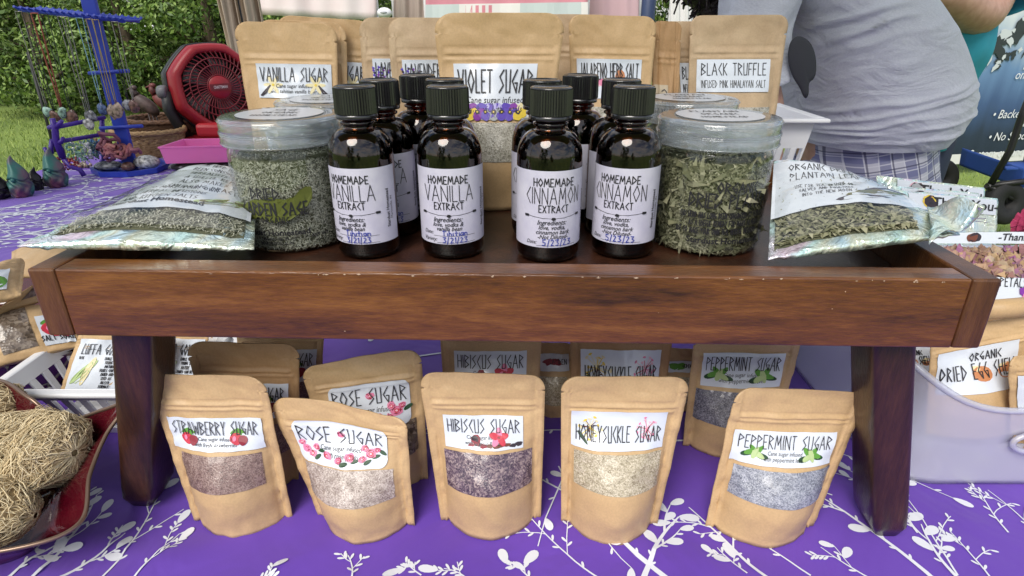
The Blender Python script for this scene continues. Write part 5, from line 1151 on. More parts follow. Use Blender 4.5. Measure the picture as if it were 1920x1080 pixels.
t = G(); t.grid(lambda u, v: Vector((p.x-.002+(.10+.006*math.sin(9*u*6.28))*math.cos(6.28*u)*(1 if v < .5 else 1.0)*math.sin(math.pi*(.02+.96*v)), p.y+.06+.075*math.sin(6.28*u)*math.sin(math.pi*(.02+.96*v)), .013-.012*math.cos(math.pi*v)+.002*math.sin(u*40))), 64, 10, closed=True)
tag(t.build('cloth_bag', tex(M('black_patterned_cloth', (.02, .02, .025), .7), 50, (.008, .008, .010), (.16, .16, .18), .55, .6), org=(p.x, p.y+.06, .001)), 'black patterned cloth bag under the pink box', 'bag')
# red work fan
fc = on_y(404, 165, 1.93); fan = thing('work_fan', 'red and black jobsite fan on the far end of the cloth', 'fan', (fc.x+.03, fc.y, .002)); RP = M('fan_red', (.32, .012, .020), .4); RPD = M('fan_dark_red', (.16, .010, .016), .4); BP = M('fan_black', (.014, .014, .016), .45); GP_ = M('fan_grey', (.16, .16, .17), .45)
fr_ = Matrix.Rotation(R(44), 3, 'Z') @ Matrix.Rotation(R(82), 3, 'X'); fl_ = lambda x, y, z: fc + fr_ @ Vector((x, y, z))
def fanring(q, prof, seg=48, oct=False):
    k = len(q.v)
    for r, z in prof:
        for i in range(seg):
            a = 2*math.pi*i/seg; o = 1.0
            if oct: o = (1/max(math.cos(((a+R(22.5)) % R(45))-R(22.5)), .9))**.6
            q.v.append(fl_(r*o*math.cos(a), r*o*math.sin(a), z))
    for j in range(len(prof)-1):
        for i in range(seg): q.face((k+j*seg+i, k+j*seg+(i+1) % seg, k+(j+1)*seg+(i+1) % seg, k+(j+1)*seg+i), 0, True)
q = G(); fanring(q, [(.098, .028), (.102, .034), (.116, .032), (.124, .018), (.126, -.03), (.120, -.045), (.100, -.045), (.098, .028)], 64, True); q.build('housing', RP, fan)
q = G(); fanring(q, [(.1265, -.012), (.130, -.014), (.130, -.05), (.118, -.056), (.05, -.058), (.0005, -.058)], 64, True); q.build('rear_shell', BP, fan)
q = G()
for i in range(44):
    a0 = 2*math.pi*i/44; q.tube([fl_(r*math.cos(a0+sw), r*math.sin(a0+sw), .036) for r, sw in ((.030, 0), (.055, .10), (.08, .22), (.100, .34))], .0020, 5, caps=False)
for r in (.034, .062, .082): q.tube([fl_(r*math.cos(i*.131), r*math.sin(i*.131), .0375) for i in range(49)], .0022, 5, caps=False)
q.build('grille', RPD, fan)
q = G(); fanring(q, [(.0005, .043), (.030, .042), (.034, .036), (.034, .03), (.0005, .03)], 24)
hub = q.build('hub', RP, fan)
q = G(); S = lambda x, y, o: fl_(x, y, .0435+o); q.poly([S(x, y, .001) for x, y in ((-.030, -.009), (.030, -.009), (.030, .009), (-.030, .009))], q.mat(RPD)); script(q, S, 'CRAFTSMAN', 0, -.004, .0115, q.mat(M('fan_lettering', (.6, .5, .5), .5)), .002, shear=0, ws=.62, bold=.02); sub(q, 'badge', hub)
for i in range(5):
    q = G(); a = 2*math.pi*i/5
    q.grid(lambda u, v: fl_((.02+.072*v)*math.cos(a+(u-.5)*.75), (.02+.072*v)*math.sin(a+(u-.5)*.75), -.005+.018*(u-.5)), 6, 5); q.build('blade', tex(M('fan_blade', (.22, .20, .19), .4), 30, (.06, .055, .05), (.3, .28, .26)), fan, solid=.002)
for s_ in (-1, 1):
    q = G(); A = [fl_(s_*.132, -.0, -.02), fl_(s_*.136, -.05, -.02)]; base = Vector((fc.x+.03+s_*.105, fc.y+.01+s_*.06, .02)); q.tube([A[0], A[1], A[1].lerp(base, .5)+Vector((s_*.004, 0, 0)), base], [.016, .018, .017, .015], 10); arm_ = q.build('arm', BP, fan)
    q = G(); q.lathe([(.0005, -.012), (.017, -.012), (.019, -.004), (.019, .008), (.014, .013), (.0005, .013)], 18, tuple(fl_(s_*.140, 0, -.02)), 0, 1, 1, Matrix.Rotation(R(90), 3, 'Y')); sub(q, 'pivot_knob', arm_, GP_)
q = G(); bx = Vector((fc.x+.03, fc.y-.01, 0))
for x0, x1, y0, y1, z0, z1 in ((-.115, .115, -.10, .09, .003, .045),): q.box((bx.x+x0, bx.y+y0, z0), (bx.x+x1, bx.y+y1, z1))
q.build('base', RP, fan, bevel=.012)
q = G(); q.box((bx.x-.07, bx.y-.085, .0455), (bx.x+.07, bx.y+.05, .085)); q.build('control_panel', M('fan_bright_red', (.5, .03, .04), .35), fan, bevel=.01)

# ------------------------------------------------------------------ lawn, trees, hedge
gm = tex(M('lawn', (.10, .17, .03), .9), 1.3, (.11, .17, .034), (.21, .29, .06), .3, .7, bump=.8, bscale=40, dist=.03)
q = G(); q.grid(lambda u, v: (-60+120*u, -60+120*v, GROUND+.03*noise.noise(Vector((u*30, v*30, 0)))), 80, 80); o = q.build('lawn', gm); kind(o, 'structure')
GB = island(M('grass_blades', (.1, .2, .04), .8), [(.13, .21, .034), (.24, .33, .065), (.33, .40, .11), (.17, .25, .04)])
q = G(); random.seed(2)
def blades(n, x0, x1, y0, y1, h):
    for i in range(n):
        x, y = random.uniform(x0, x1), y0+(y1-y0)*random.random()**1.3; a = random.uniform(0, 6.28); w = .006; hh = h*random.uniform(.5, 1.4); k = len(q.v); lx, ly = random.gauss(0, .4)*hh, random.gauss(0, .4)*hh; z = GROUND-.01
        q.v += [Vector((x-w*math.cos(a), y-w*math.sin(a), z)), Vector((x+w*math.cos(a), y+w*math.sin(a), z)), Vector((x+lx, y+ly, z+hh))]; q.face((k, k+1, k+2), 0, False)
blades(26000, -6.5, -1.4, 2.3, 8.2, .05); blades(9000, 1.2, 5.5, 2.6, 6, .045)
o = q.build('grass', GB); kind(o, 'stuff'); o['label'] = 'mown grass of the lawn'
LEAFM = island(M('tree_leaves', (.06, .12, .02), .55, **{'Subsurface Weight': 0.0}), [(.035, .075, .014), (.085, .16, .028), (.15, .245, .042), (.23, .33, .07), (.06, .115, .024)])
BARK = tex(M('bark', (.10, .075, .05), .9), 30, (.05, .035, .022), (.16, .12, .08), .3, .7, (1, 1, .3), bump=.7, dist=.01)
def leafball(q, centers, per, size, seed):
    random.seed(seed)
    for (c, r) in centers:
        c = Vector(c)
        for i in range(int(per*r*r)):
            d = Vector((random.gauss(0, 1), random.gauss(0, 1), random.gauss(0, 1))).normalized(); p = c+Vector((d.x*r, d.y*r, d.z*r*.85))*random.uniform(.55, 1.08)
            nrm = (d+Vector((random.gauss(0, .5), random.gauss(0, .5), random.gauss(.3, .5)))).normalized(); a = nrm.cross(Vector((random.gauss(0, 1), random.gauss(0, 1), random.gauss(0, 1)))).normalized(); b = nrm.cross(a)
            L = size*random.uniform(.6, 1.4); w = L*.42; k = len(q.v); q.v += [p-a*L*.5, p+b*w*.5-nrm*L*.06, p+a*L*.5-nrm*L*.12, p-b*w*.5-nrm*L*.06]; q.face((k, k+1, k+2, k+3), 0, False)
def tree_data(seed, h, w, per, size, low):
    random.seed(seed); cs_ = []
    for i in range(26):
        z = low+(h-low)*random.random(); k = math.sin(math.pi*clampf((z-low)/(h-low)*.8+.15)); rr = w*k*math.sqrt(random.random())*.8; a = random.uniform(0, 6.28); cs_.append(((rr*math.cos(a), rr*math.sin(a), z), random.uniform(.38, .72)*w*.55))
    q = G(); leafball(q, cs_, per, size, seed); crown = q
    t_ = G(); t_.tube([(0, 0, -.1), (.05, 0, h*.3), (-.04, .05, h*.62), (0, 0, h*.9)], [.14, .11, .07, .02], 10)
    for c, r in cs_[:12]: t_.tube([(0.0, 0, max(.3, c[2]*.55)), (c[0]*.6, c[1]*.6, c[2]*.85), c], [.05, .03, .012], 6)
    return crown, t_
TREES = [tree_data(101, 4.6, 1.7, 2000, .085, .35), tree_data(102, 5.4, 1.9, 1700, .095, .5), tree_data(103, 2.6, 1.3, 2800, .075, .1)]
proto = {}
def tree(kind_i, x, y, s, rz, label, grp='trees and shrubs at the edge of the lawn'):
    nm = ('leafy_tree', 'tall_tree', 'shrub')[kind_i]
    if kind_i not in proto:
        t = thing(nm, label, 'tree' if kind_i < 2 else 'shrub', (0, 0, 0), grp); c, tr_ = TREES[kind_i]; c.build('crown', LEAFM, t); tr_.build('trunk', BARK, t); proto[kind_i] = t
    else:
        s0 = proto[kind_i]; t = s0.copy(); COL.objects.link(t); t['label'] = label
        for ch in s0.children: d = ch.copy(); COL.objects.link(d); d.parent = t
    t.location = (x, y, GROUND); t.scale = (s, s, s); t.rotation_euler = (0, 0, rz)
for a in ((0, -5.9, 8.9, 1.0, .2, 'leafy tree at the far left edge, behind the gnomes'), (1, -4.6, 10.2, 1.0, 1.4, 'tall tree standing behind the necklace stand'), (0, -3.6, 9.2, 1.05, 2.2, 'leafy tree behind the wicker baskets'), (1, -2.3, 10.0, .95, 3.0, 'tall tree behind the red fan'), (0, -7.4, 10, 1.1, 4.1, 'leafy tree partly out of the frame at the left'),
          (2, -5.7, 7.9, .85, 0, 'bushy shrub at the lawn edge left of the necklace stand'), (2, -4.7, 8.1, .75, 1.0, 'bushy shrub at the lawn edge behind the earring rack'), (2, -3.7, 8.2, .8, 2.1, 'bushy shrub at the lawn edge behind the blue post'), (2, -2.7, 8.4, .7, 3.2, 'bushy shrub at the lawn edge behind the fan'), (0, -1.2, 11.5, 1.0, 1.1, 'leafy tree seen in the gap between the pink banners'), (1, .9, 13, 1.05, .4, 'tall tree behind the pink striped banner'), (0, 3.2, 12.5, 1.1, 2.5, 'leafy tree behind the bending man'), (1, 6.2, 12, 1.1, 5.0, 'tall tree behind the blue banner'),
          (0, -2.6, -7.5, 1.15, .8, 'leafy tree behind the camera mirrored in the bottle shoulders'), (1, -5.2, -8.2, 1.1, 1.8, 'tall tree behind the camera, mirrored at the left of the bottles'), (2, .6, -9.5, 1.0, .5, 'shrub behind the camera low in the bottle reflections')):
    tree(*a)
UG = G(); random.seed(77); cs_ = [((-8.5+i*.34, 8.6+random.uniform(0, .5), GROUND+random.uniform(.05, .5)), random.uniform(.35, .6)) for i in range(26)]; cs_ += [((-8.5+i*.5, 11.5+random.uniform(0, .5), GROUND+random.uniform(.5, 4)), random.uniform(.6, 1.0)) for i in range(36)]
leafball(UG, cs_, 900, .10, 78); o = UG.build('undergrowth', LEAFM); kind(o, 'stuff'); o['label'] = 'dense undergrowth below and between the trees'
q = G(); a, b = on_y(52, 98, 5.4), on_y(90, 240, 5.2); q.tube([a, b+Vector((0, 0, -.2))], .012, 6); tag(q.build('garden_stake', M('dark_stake', (.012, .012, .012), .6), org=tuple(b)), 'thin dark stake standing on the lawn left of the necklace stand', 'stake')

# unseen canopy added to block overhead sky; kept short so front and shirt stay lit
cp = thing('added_canopy', 'unseen beige canopy roof added over the stall to block light from above', 'canopy', (0, 1.25, GROUND)); CNV = MATS.get('canopy_cloth') or M('canopy_cloth', (.42, .38, .33), .85)
q = G(); q.grid(lambda u, v: Vector((-1.75+3.5*u, -.10+1.0*v, 1.42+.62*min(1, 2*min(u, 1-u), 2*min(v, 1-v)))), 24, 24); q.build('roof', CNV, cp, solid=.003)
for x, y in ((-1.72, -.08), (1.72, -.08), (1.72, .88), (-1.72, .88)):
    q = G(); q.tube([(x, y, GROUND), (x, y, 1.42)], .02, 8); q.build('post', M('dark_pole', (.015, .014, .014), .5), cp)
# ------------------------------------------------------------------ tent legs, neighbouring stall banners
CAN = tex(M('beige_canvas', (.40, .33, .25), .8), 5, (.33, .27, .20), (.46, .38, .29), .3, .7, (4, 4, .6), bump=.5, bscale=12, dist=.02)
tl = thing('tent_post', 'beige canvas wrapped round a dark tent post behind the fan', 'tent post', tuple(on_y(452, 120, 2.5)+Vector((0, 0, -1.0))))
def strip(px, d, w=.0):
    q = G()
    (a0, b0_), (a1, b1) = px
    def fn(u, v):
        L = on_y(a0[0], a0[1], d).lerp(on_y(a1[0], a1[1], d), v); Rr = on_y(b0_[0], b0_[1], d).lerp(on_y(b1[0], b1[1], d), v); p_ = L.lerp(Rr, u); return p_+Vector((0, .03*math.sin(u*9)+.012*math.sin(u*23+v*3), 0))
    q.grid(fn, 24, 20); return q
strip((((393, -60), (428, -60)), ((470, 300), (500, 300))), 2.5).build('canvas', CAN, tl, solid=.003)
strip((((436, -60), (472, -60)), ((505, 300), (540, 300))), 2.52).build('canvas', CAN, tl, solid=.003)
q = G(); q.tube([on_y(428, -60, 2.56), on_y(500, 300, 2.56), on_y(520, 520, 2.56)], .022, 8); q.build('pole', M('dark_pole', (.015, .014, .014), .5), tl)
def hang(name, label, cat, px, d, m, waves=.012, extra=None):
    """cloth panel hung between four pixel corners at distance d, with a pole frame behind it"""
    a, b, c, e = [on_y(x, y, d) for x, y in px]
    t = thing(name, label, cat, ((a.x+b.x)/2, d, GROUND)); q = G(); m0 = q.mat(m)
    fn = lambda u, v: a.lerp(b, u).lerp(e.lerp(c, u), v)+Vector((0, waves*math.sin(u*14+v*2)+waves*.5*math.sin(u*31), 0)); q.grid(fn, 40, 12, m0)
    if extra: extra(q, fn)
    q.build('cloth', None, t, solid=.002)
    for p0 in (a, b): q = G(); q.tube([Vector((p0.x, d+.05, GROUND)), Vector((p0.x, d+.05, e.z+.05))], .013, 8); q.build('pole', M('pole_white', (.6, .6, .6), .4), t)
    return t
WPK = M('pale_pink_cloth', (.74, .62, .62), .7); WPK.node_tree.nodes['Principled BSDF'].inputs['Transmission Weight'].default_value = 0
tex(WPK, 1.5, (.80, .76, .76), (.72, .54, .55), .35, .65)
def faint(q, fn):
    S = lambda x, y, o: fn(.62-x, .62-y)+Vector((0, -.02-o, 0)); script(q, S, 'Sweet Treats', 0, -.06, .17, q.mat(M('faint_print', (.62, .50, .50), .7)), .002, shear=0, ws=.35)
hang('hanging_banner', 'white to pale pink hanging cloth seen from behind, slanted lower edge', 'banner', ((474, 27), (705, 38), (708, -160), (468, -160)), 4.2, WPK, .015)
hang('hanging_banner', 'beige pink cloth panel left of the striped pink stall', 'banner', ((738, 46), (800, 50), (800, -160), (738, -160)), 4.6, M('beige_pink_cloth', (.52, .42, .38), .8), .012)
def stripes(q, fn):
    wm = q.mat(M('stripe_white', (.78, .76, .74), .7)); pk = q.mat(M('stripe_pink', (.66, .25, .30), .7)); gy = q.mat(M('pale_grey_blue', (.55, .62, .62), .7))
    for i in range(40):
        pass
    def quad(u0, u1, v0, v1, m): q.poly([fn(u0, v0)+Vector((0, -.02, 0)), fn(u1, v0)+Vector((0, -.02, 0)), fn(u1, v1)+Vector((0, -.02, 0)), fn(u0, v1)+Vector((0, -.02, 0))], m)
    for i in range(24):
        u = i/24; quad(u, u+1/24, .0, .215, gy if (u < .2 or .55 < u < .92) else wm)
    for i in range(7): quad(.23+i*.04, .25+i*.04, .06, .2, pk)
hang('striped_banner', 'pink stall banner with white and red stripes along its lower part', 'banner', ((798, 52), (1102, 46), (1102, -160), (798, -160)), 4.4, tex(M('pink_cloth', (.62, .24, .30), .7), 2, (.56, .20, .26), (.68, .32, .36), bump=.3, bscale=8, dist=.02), .01, stripes)
hang('hanging_banner', 'plain light pink panel behind the jalapeno pouch', 'banner', ((1098, 60), (1198, 60), (1198, -160), (1098, -160)), 4.7, M('light_pink_cloth', (.62, .42, .47), .7), .006)
hang('hanging_banner', 'white sheet hanging left of the bending man', 'banner', ((1258, 60), (1297, 60), (1300, -160), (1255, -160)), 4.0, M('white_sheet', (.75, .74, .74), .8), .01)
hang('hanging_banner', 'narrow beige panel beside the dark hair of the bending man', 'banner', ((1296, 60), (1352, 60), (1352, -160), (1296, -160)), 4.1, M('beige_sheet', (.45, .37, .32), .8), .01)
q = G(); a = on_y(1212, 60, 4.3); q.tube([Vector((a.x, a.y, GROUND)), Vector((a.x, a.y, 1.2))], .045, 10); tag(q.build('tent_pole', M('navy_pole', (.03, .05, .12), .5), org=(a.x, a.y, GROUND)), 'navy blue tent pole between the pink panel and the white sheet', 'pole')
t = thing('garden_light', 'small rounded white object with a grey eye in the gap left of the beige panel', 'light', tuple(on_y(721, 40, 4.0)+Vector((0, 0, -1)))); q = G(); c = on_y(721, 24, 4.0); q.ball(c, (.045, .035, .03), 0, 14); q.build('head', WPL, t); q = G(); q.ball(c+Vector((0, -.028, .002)), (.022, .012, .008), 0, 10); q.build('lens', GRY, t); q = G(); q.tube([c+Vector((0, 0, -.02)), Vector((c.x, c.y, GROUND))], .012, 6); q.build('stake', WPL, t)
# ------------------------------------------------------------------ people
SKIN = tex(M('skin', (.52, .30, .22), .5, **{'Subsurface Weight': .12, 'Subsurface Radius': (.02, .008, .004)}), 40, (.47, .26, .19), (.57, .34, .26), bump=.08, dist=.001)
HAIR = tex(M('dark_hair', (.012, .008, .007), .45), 60, (.006, .004, .004), (.03, .018, .014), bump=.8, dist=.006)
def skinfig(name, chains, parent, mat, root=0, sub_=2):
    """one continuous surface grown over joints: chains of (point, radius), joined where points repeat"""
    vv, ee, rr = [], [], []
    def idx(p, r):
        for i, v in enumerate(vv):
            if (v-Vector(p)).length < 1e-4: return i
        vv.append(Vector(p)); rr.append(r); return len(vv)-1
    for ch in chains:
        last = None
        for p, r in ch:
            i = idx(p, r)
            if last is not None: ee.append((last, i))
            last = i
    org = Vector(parent['_o']); me = bpy.data.meshes.new(name); me.from_pydata([tuple(v-org) for v in vv], ee, []); me.materials.append(mat)
    o = bpy.data.objects.new(name, me); COL.objects.link(o); o.parent = parent
    bm = bmesh.new(); bm.from_mesh(me); lay = bm.verts.layers.skin.verify()
    for v, r in zip(bm.verts, rr): v[lay].radius = (r, r) if not isinstance(r, tuple) else r; v[lay].use_root = (v.index == root)
    bm.to_mesh(me); bm.free()
    m = o.modifiers.new('skin', 'SKIN'); m.use_smooth_shade = True; s = o.modifiers.new('sub', 'SUBSURF'); s.levels = sub_; s.render_levels = sub_
    return o
def loft(q, rings, nu=56, m=0, fold=None, caps=True, sub_v=6):
    """rings of (centre, axis a, axis b, ra, rb) joined smoothly"""
    n = len(rings); k = len(q.v); rows = 0
    def cat(p0, p1, p2, p3, t): return p1*1.0+(p2-p0)*(.5*t)+(p0*2-p1*5+p2*4-p3)*(.5*t*t)+(p1*3-p0-p2*3+p3)*(.5*t*t*t)
    for i in range(n-1):
        R4 = [rings[max(i-1, 0)], rings[i], rings[i+1], rings[min(i+2, n-1)]]
        for s_ in range(sub_v + (1 if i == n-2 else 0)):
            t = s_/sub_v; c = cat(*[Vector(r[0]) for r in R4], t); a = cat(*[Vector(r[1])*r[3] for r in R4], t); b = cat(*[Vector(r[2])*r[4] for r in R4], t)
            for u in range(nu):
                an = 2*math.pi*u/nu; cu, su = math.cos(an), math.sin(an); kx = math.copysign(abs(cu)**.85, cu); ky = math.copysign(abs(su)**.85, su); p = c+a*kx+b*ky
                if fold: p = p+(a*kx+b*ky).normalized()*fold(an, (i+t)/(n-1))
                q.v.append(p)
            rows += 1
    for j in range(rows-1):
        for u in range(nu): q.face((k+j*nu+u, k+j*nu+(u+1) % nu, k+(j+1)*nu+(u+1) % nu, k+(j+1)*nu+u), m, True)
    if caps: q.face([k+u for u in range(nu-1, -1, -1)], m, True); q.face([k+(rows-1)*nu+u for u in range(nu)], m, True)
GREY = tex(M('grey_tshirt', (.64, .66, .72), .85), 300, (.58, .60, .67), (.70, .72, .78), .3, .7, bump=.3, bscale=900, dist=.0006, crumple=9, cstr=.45, cdist=.02, stretch=(1, 1, 2.2)); GREY.node_tree.nodes['Principled BSDF'].inputs['Sheen Weight'].default_value = .2
DKV = M('dark_vent', (.05, .052, .06), .85)
DM = 1.42
def HP(px, py, d=DM): return on_y(px, py, d)
mt = thing('person', 'man in a grey t-shirt and plaid shorts bending over behind the tray', 'person', (HP(1620, 300).x, DM, GROUND), 'people behind the stall')
hip = HP(1622, 285); kn = Vector((hip.x, DM+.0, GROUND+.48))
sh = HP(1500, -110); neck = HP(1420, -150); head = HP(1352, -78)
LH = [Vector((hip.x-.03, DM-.07, hip.z-.12)), Vector((hip.x-.02, DM-.11, GROUND+.47)), Vector((hip.x+.03, DM-.11, GROUND+.09)), Vector((hip.x-.10, DM-.12, GROUND+.04))]
RH = [v+Vector((.02, .17, 0)) for v in LH]
arm = [HP(1450, -60, DM-.13), HP(1412, 110, DM-.18), HP(1440, 215, DM-.21), HP(1425, 300, DM-.26)]
arm2 = [HP(1500, -60, DM+.2), HP(1420, 110, DM+.24), HP(1380, 240, DM+.1)]
fing = []
for i, dx in enumerate((-.024, -.008, .008, .024)): fing.append([(arm[3], .032), (arm[3]+Vector((dx, -.03, -.04)), .010), (arm[3]+Vector((dx*1.1, -.05, -.075)), .008), (arm[3]+Vector((dx*1.1, -.05, -.10)), .007)])
fing.append([(arm[3], .032), (arm[3]+Vector((.036, -.01, -.02)), .011), (arm[3]+Vector((.045, -.03, -.05)), .009)])
skinfig('body', [[(hip, .13), (HP(1615, 180), .15), (HP(1570, 40), .14), (sh, .11), (neck, .065), (head, .10), (head+Vector((-.06, -.02, -.07)), .08)], [(hip, .13), (LH[0], .085), (LH[1], .075), (LH[2], .045), (LH[3], .04)], [(hip, .13), (RH[0], .085), (RH[1], .075), (RH[2], .045), (RH[3], .04)],
        [(sh, .11), (arm[0], .055), (arm[1], .040), (arm[2], .036), (arm[3], .032)], [(sh, .11), (arm2[0], .06), (arm2[1], .055), (arm2[2], .04)]]+fing, mt, SKIN)
# shirt: rings along the bent trunk, from hem to neck, matched to the outline at the man's distance
def ring(l, r, dep, d=DM, tilt=0):
    a = HP(*l, d); b = HP(*r, d); ax = (b-a); c = (a+b)/2; return (c, ax.normalized(), Vector((0, 1, .0)), ax.length/2, dep)
def fold(an, v):
    # stretched creases running from the armpit across the back and the gathered hem
    s = math.sin(an); f = 0
    front = max(0, -s)
    x = math.cos(an)
    for k, (v0, sl, w, h) in enumerate(((.60, .10, .011, .012), (.56, .13, .010, .013), (.51, .10, .009, .008), (.44, .12, .012, .005), (.30, .07, .012, .012), (.26, .10, .009, .010), (.21, .08, .009, .008), (.15, .05, .010, .009), (.08, .03, .012, .008))):
        dv = v-(v0+sl*x*.9); f += h*(.75+1.1*noise.noise(Vector((x*2.2, k*3.7, 1))))*math.exp(-((dv+.022*noise.noise(Vector((x*2.6, k*5.1, 4))))/w)**2)*smooth((.75-x*(.9 if k < 3 else .2))/1.1)*front
    for k, (v0, sl) in enumerate(((.86, -.32), (.92, -.34), (.80, -.30))): f += .008*math.exp(-((v-(v0+sl*x))/.014)**2)*front*smooth((.1-x)/.6)
    return f+.004*noise.noise(Vector((x*3, s*3, v*9)))*front
q = G(); loft(q, [ring((1484, 256), (1724, 246), .215), ring((1474, 228), (1750, 205), .24), ring((1466, 190), (1764, 165), .25), ring((1458, 135), (1756, 120), .25), ring((1446, 60), (1730, 55), .245), ring((1425, 5), (1690, -5), .235), ring((1395, -50), (1640, -70), .21), ring((1385, -105), (1560, -150), .17), ring((1395, -135), (1470, -185), .085)], 120, 0, fold, True, 14); q.build('tshirt', GREY, mt)
# dark side panel at the armpit, raised a little from the shirt
q = G(); pc = [(1493, 70), (1512, 82), (1521, 110), (1520, 142), (1508, 150), (1509, 172), (1503, 178), (1497, 160), (1484, 140), (1476, 110), (1480, 82)]
for _ in range(2): pc = [p for i in range(len(pc)) for p in ((pc[i][0]*.75+pc[(i+1) % len(pc)][0]*.25, pc[i][1]*.75+pc[(i+1) % len(pc)][1]*.25), (pc[i][0]*.25+pc[(i+1) % len(pc)][0]*.75, pc[i][1]*.25+pc[(i+1) % len(pc)][1]*.75))]
def vp(x, y): 
    return HP(1502+(x-1498)*1.2, 112+(y-112)*1.12, DM-.256)
nv = len(pc); k = 0
def vent(u, v):
    i = u*nv; a = pc[int(i) % nv]; b = pc[(int(i)+1) % nv]; t = i-int(i); x = a[0]+(b[0]-a[0])*t; y = a[1]+(b[1]-a[1])*t; x, y = 1498+(x-1498)*v, 118+(y-118)*v; return vp(x, y)+Vector((0, -.006*(1-v*v), 0))
q.grid(vent, nv, 5, 0, True, True); q.build('side_vent', DKV, mt, merge=.0001, solid=.004)
q = G(); A = [HP(1440, -40, DM-.15), HP(1412, 60, DM-.18), HP(1418, 158, DM-.20)]
loft(q, [(A[0], Vector((1, 0, 0)), Vector((0, 1, 0)), .075, .08), (A[1], Vector((1, 0, .15)), Vector((0, 1, .1)), .060, .066), (A[2], Vector((1, 0, .35)), Vector((0, 1, .1)), .054, .060)], 40, 0, lambda an, v: .004*math.sin(an*5+v*6), False, 8); q.build('sleeve', GREY, mt, solid=.003)
# plaid shorts
PLD = M('plaid_cloth', (.3, .3, .4), .85); n_, l_ = nodes_of(PLD); bb = n_['Principled BSDF']
t_ = n_.new('ShaderNodeTexCoord'); mpp = n_.new('ShaderNodeMapping'); mpp.inputs['Rotation'].default_value = (0, R(14), 0); l_.new(t_.outputs['Object'], mpp.inputs['Vector']); sx = n_.new('ShaderNodeSeparateXYZ'); l_.new(mpp.outputs['Vector'], sx.inputs[0])
def band(o, freq, thr, ph):
    a = n_.new('ShaderNodeMath'); a.operation = 'MULTIPLY_ADD'; a.inputs[1].default_value = freq; a.inputs[2].default_value = ph; f = n_.new('ShaderNodeMath'); f.operation = 'FRACT'; g_ = n_.new('ShaderNodeMath'); g_.operation = 'LESS_THAN'; g_.inputs[1].default_value = thr
    l_.new(o, a.inputs[0]); l_.new(a.outputs[0], f.inputs[0]); l_.new(f.outputs[0], g_.inputs[0]); return g_.outputs[0]
prev = None; colr = (.58, .58, .64)
for o_, fr2, th_, ph, c_ in ((sx.outputs[0], 22, .45, .1, (.14, .15, .30)), (sx.outputs[2], 26, .42, .3, (.16, .17, .33)), (sx.outputs[0], 44, .10, .3, (.72, .72, .76)), (sx.outputs[2], 52, .12, .0, (.74, .74, .78)), (sx.outputs[0], 22, .07, .6, (.04, .04, .10)), (sx.outputs[2], 26, .07, .8, (.04, .04, .10))):
    mx_ = n_.new('ShaderNodeMix'); mx_.data_type = 'RGBA'; sc_ = n_.new('ShaderNodeMath'); sc_.operation = 'MULTIPLY'; sc_.inputs[1].default_value = .7; l_.new(band(o_, fr2, th_, ph), sc_.inputs[0]); l_.new(sc_.outputs[0], mx_.inputs[0])
    if prev is None: mx_.inputs[6].default_value = (*colr, 1)
    else: l_.new(prev, mx_.inputs[6])
    mx_.inputs[7].default_value = (*c_, 1); prev = mx_.outputs[2]
l_.new(prev, bb.inputs['Base Color'])
q = G(); w0 = ring((1500, 240), (1716, 232), .185); w1 = ring((1502, 300), (1708, 300), .205)
loft(q, [w0, w1, ((w1[0]+Vector((0, 0, -.08))), Vector((1, 0, 0)), Vector((0, 1, 0)), .165, .235)], 64, 0, lambda an, v: .004*math.sin(an*9+v*5), True, 6)
for L in (LH, RH): loft(q, [(L[0]+Vector((.02, 0, .02)), Vector((1, 0, 0)), Vector((0, 1, 0)), .15, .12), (L[1]+Vector((0, 0, .16)), Vector((1, 0, 0)), Vector((0, 1, 0)), .13, .115), (L[1]+Vector((0, 0, -.02)), Vector((1, 0, 0)), Vector((0, 1, 0)), .135, .12)], 40, 0, lambda an, v: .005*math.sin(an*7+v*4), True, 5)
q.build('shorts', PLD, mt)
q = G(); hc = head+Vector((0, .0, .02)); q.ball(hc, (.112, .10, .125), 0, 24)
for i in range(420):
    random.seed(i); d = Vector((random.gauss(0, 1), random.gauss(0, 1), random.gauss(-.1, 1))).normalized(); p_ = hc+Vector((d.x*.112, d.y*.10, d.z*.125)); q.tube([p_*1.0, p_+d*.006+Vector((random.gauss(0, .008), random.gauss(0, .008), random.gauss(-.010, .008)))], .0022, 4)
bd_ = HP(1372, 8); q.ball(bd_, (.075, .08, .055), 0, 16)
for i in range(260):
    random.seed(i+900); d = Vector((random.gauss(0, 1), random.gauss(0, 1), random.gauss(-.5, 1))).normalized(); p_ = bd_+Vector((d.x*.074, d.y*.08, d.z*.054)); q.tube([p_, p_+d*.008+Vector((random.gauss(0, .008), random.gauss(0, .006), -.008))], .002, 4)
q.build('hair', HAIR, mt)
fd = Vector((-1, -.35, -.25)).normalized()
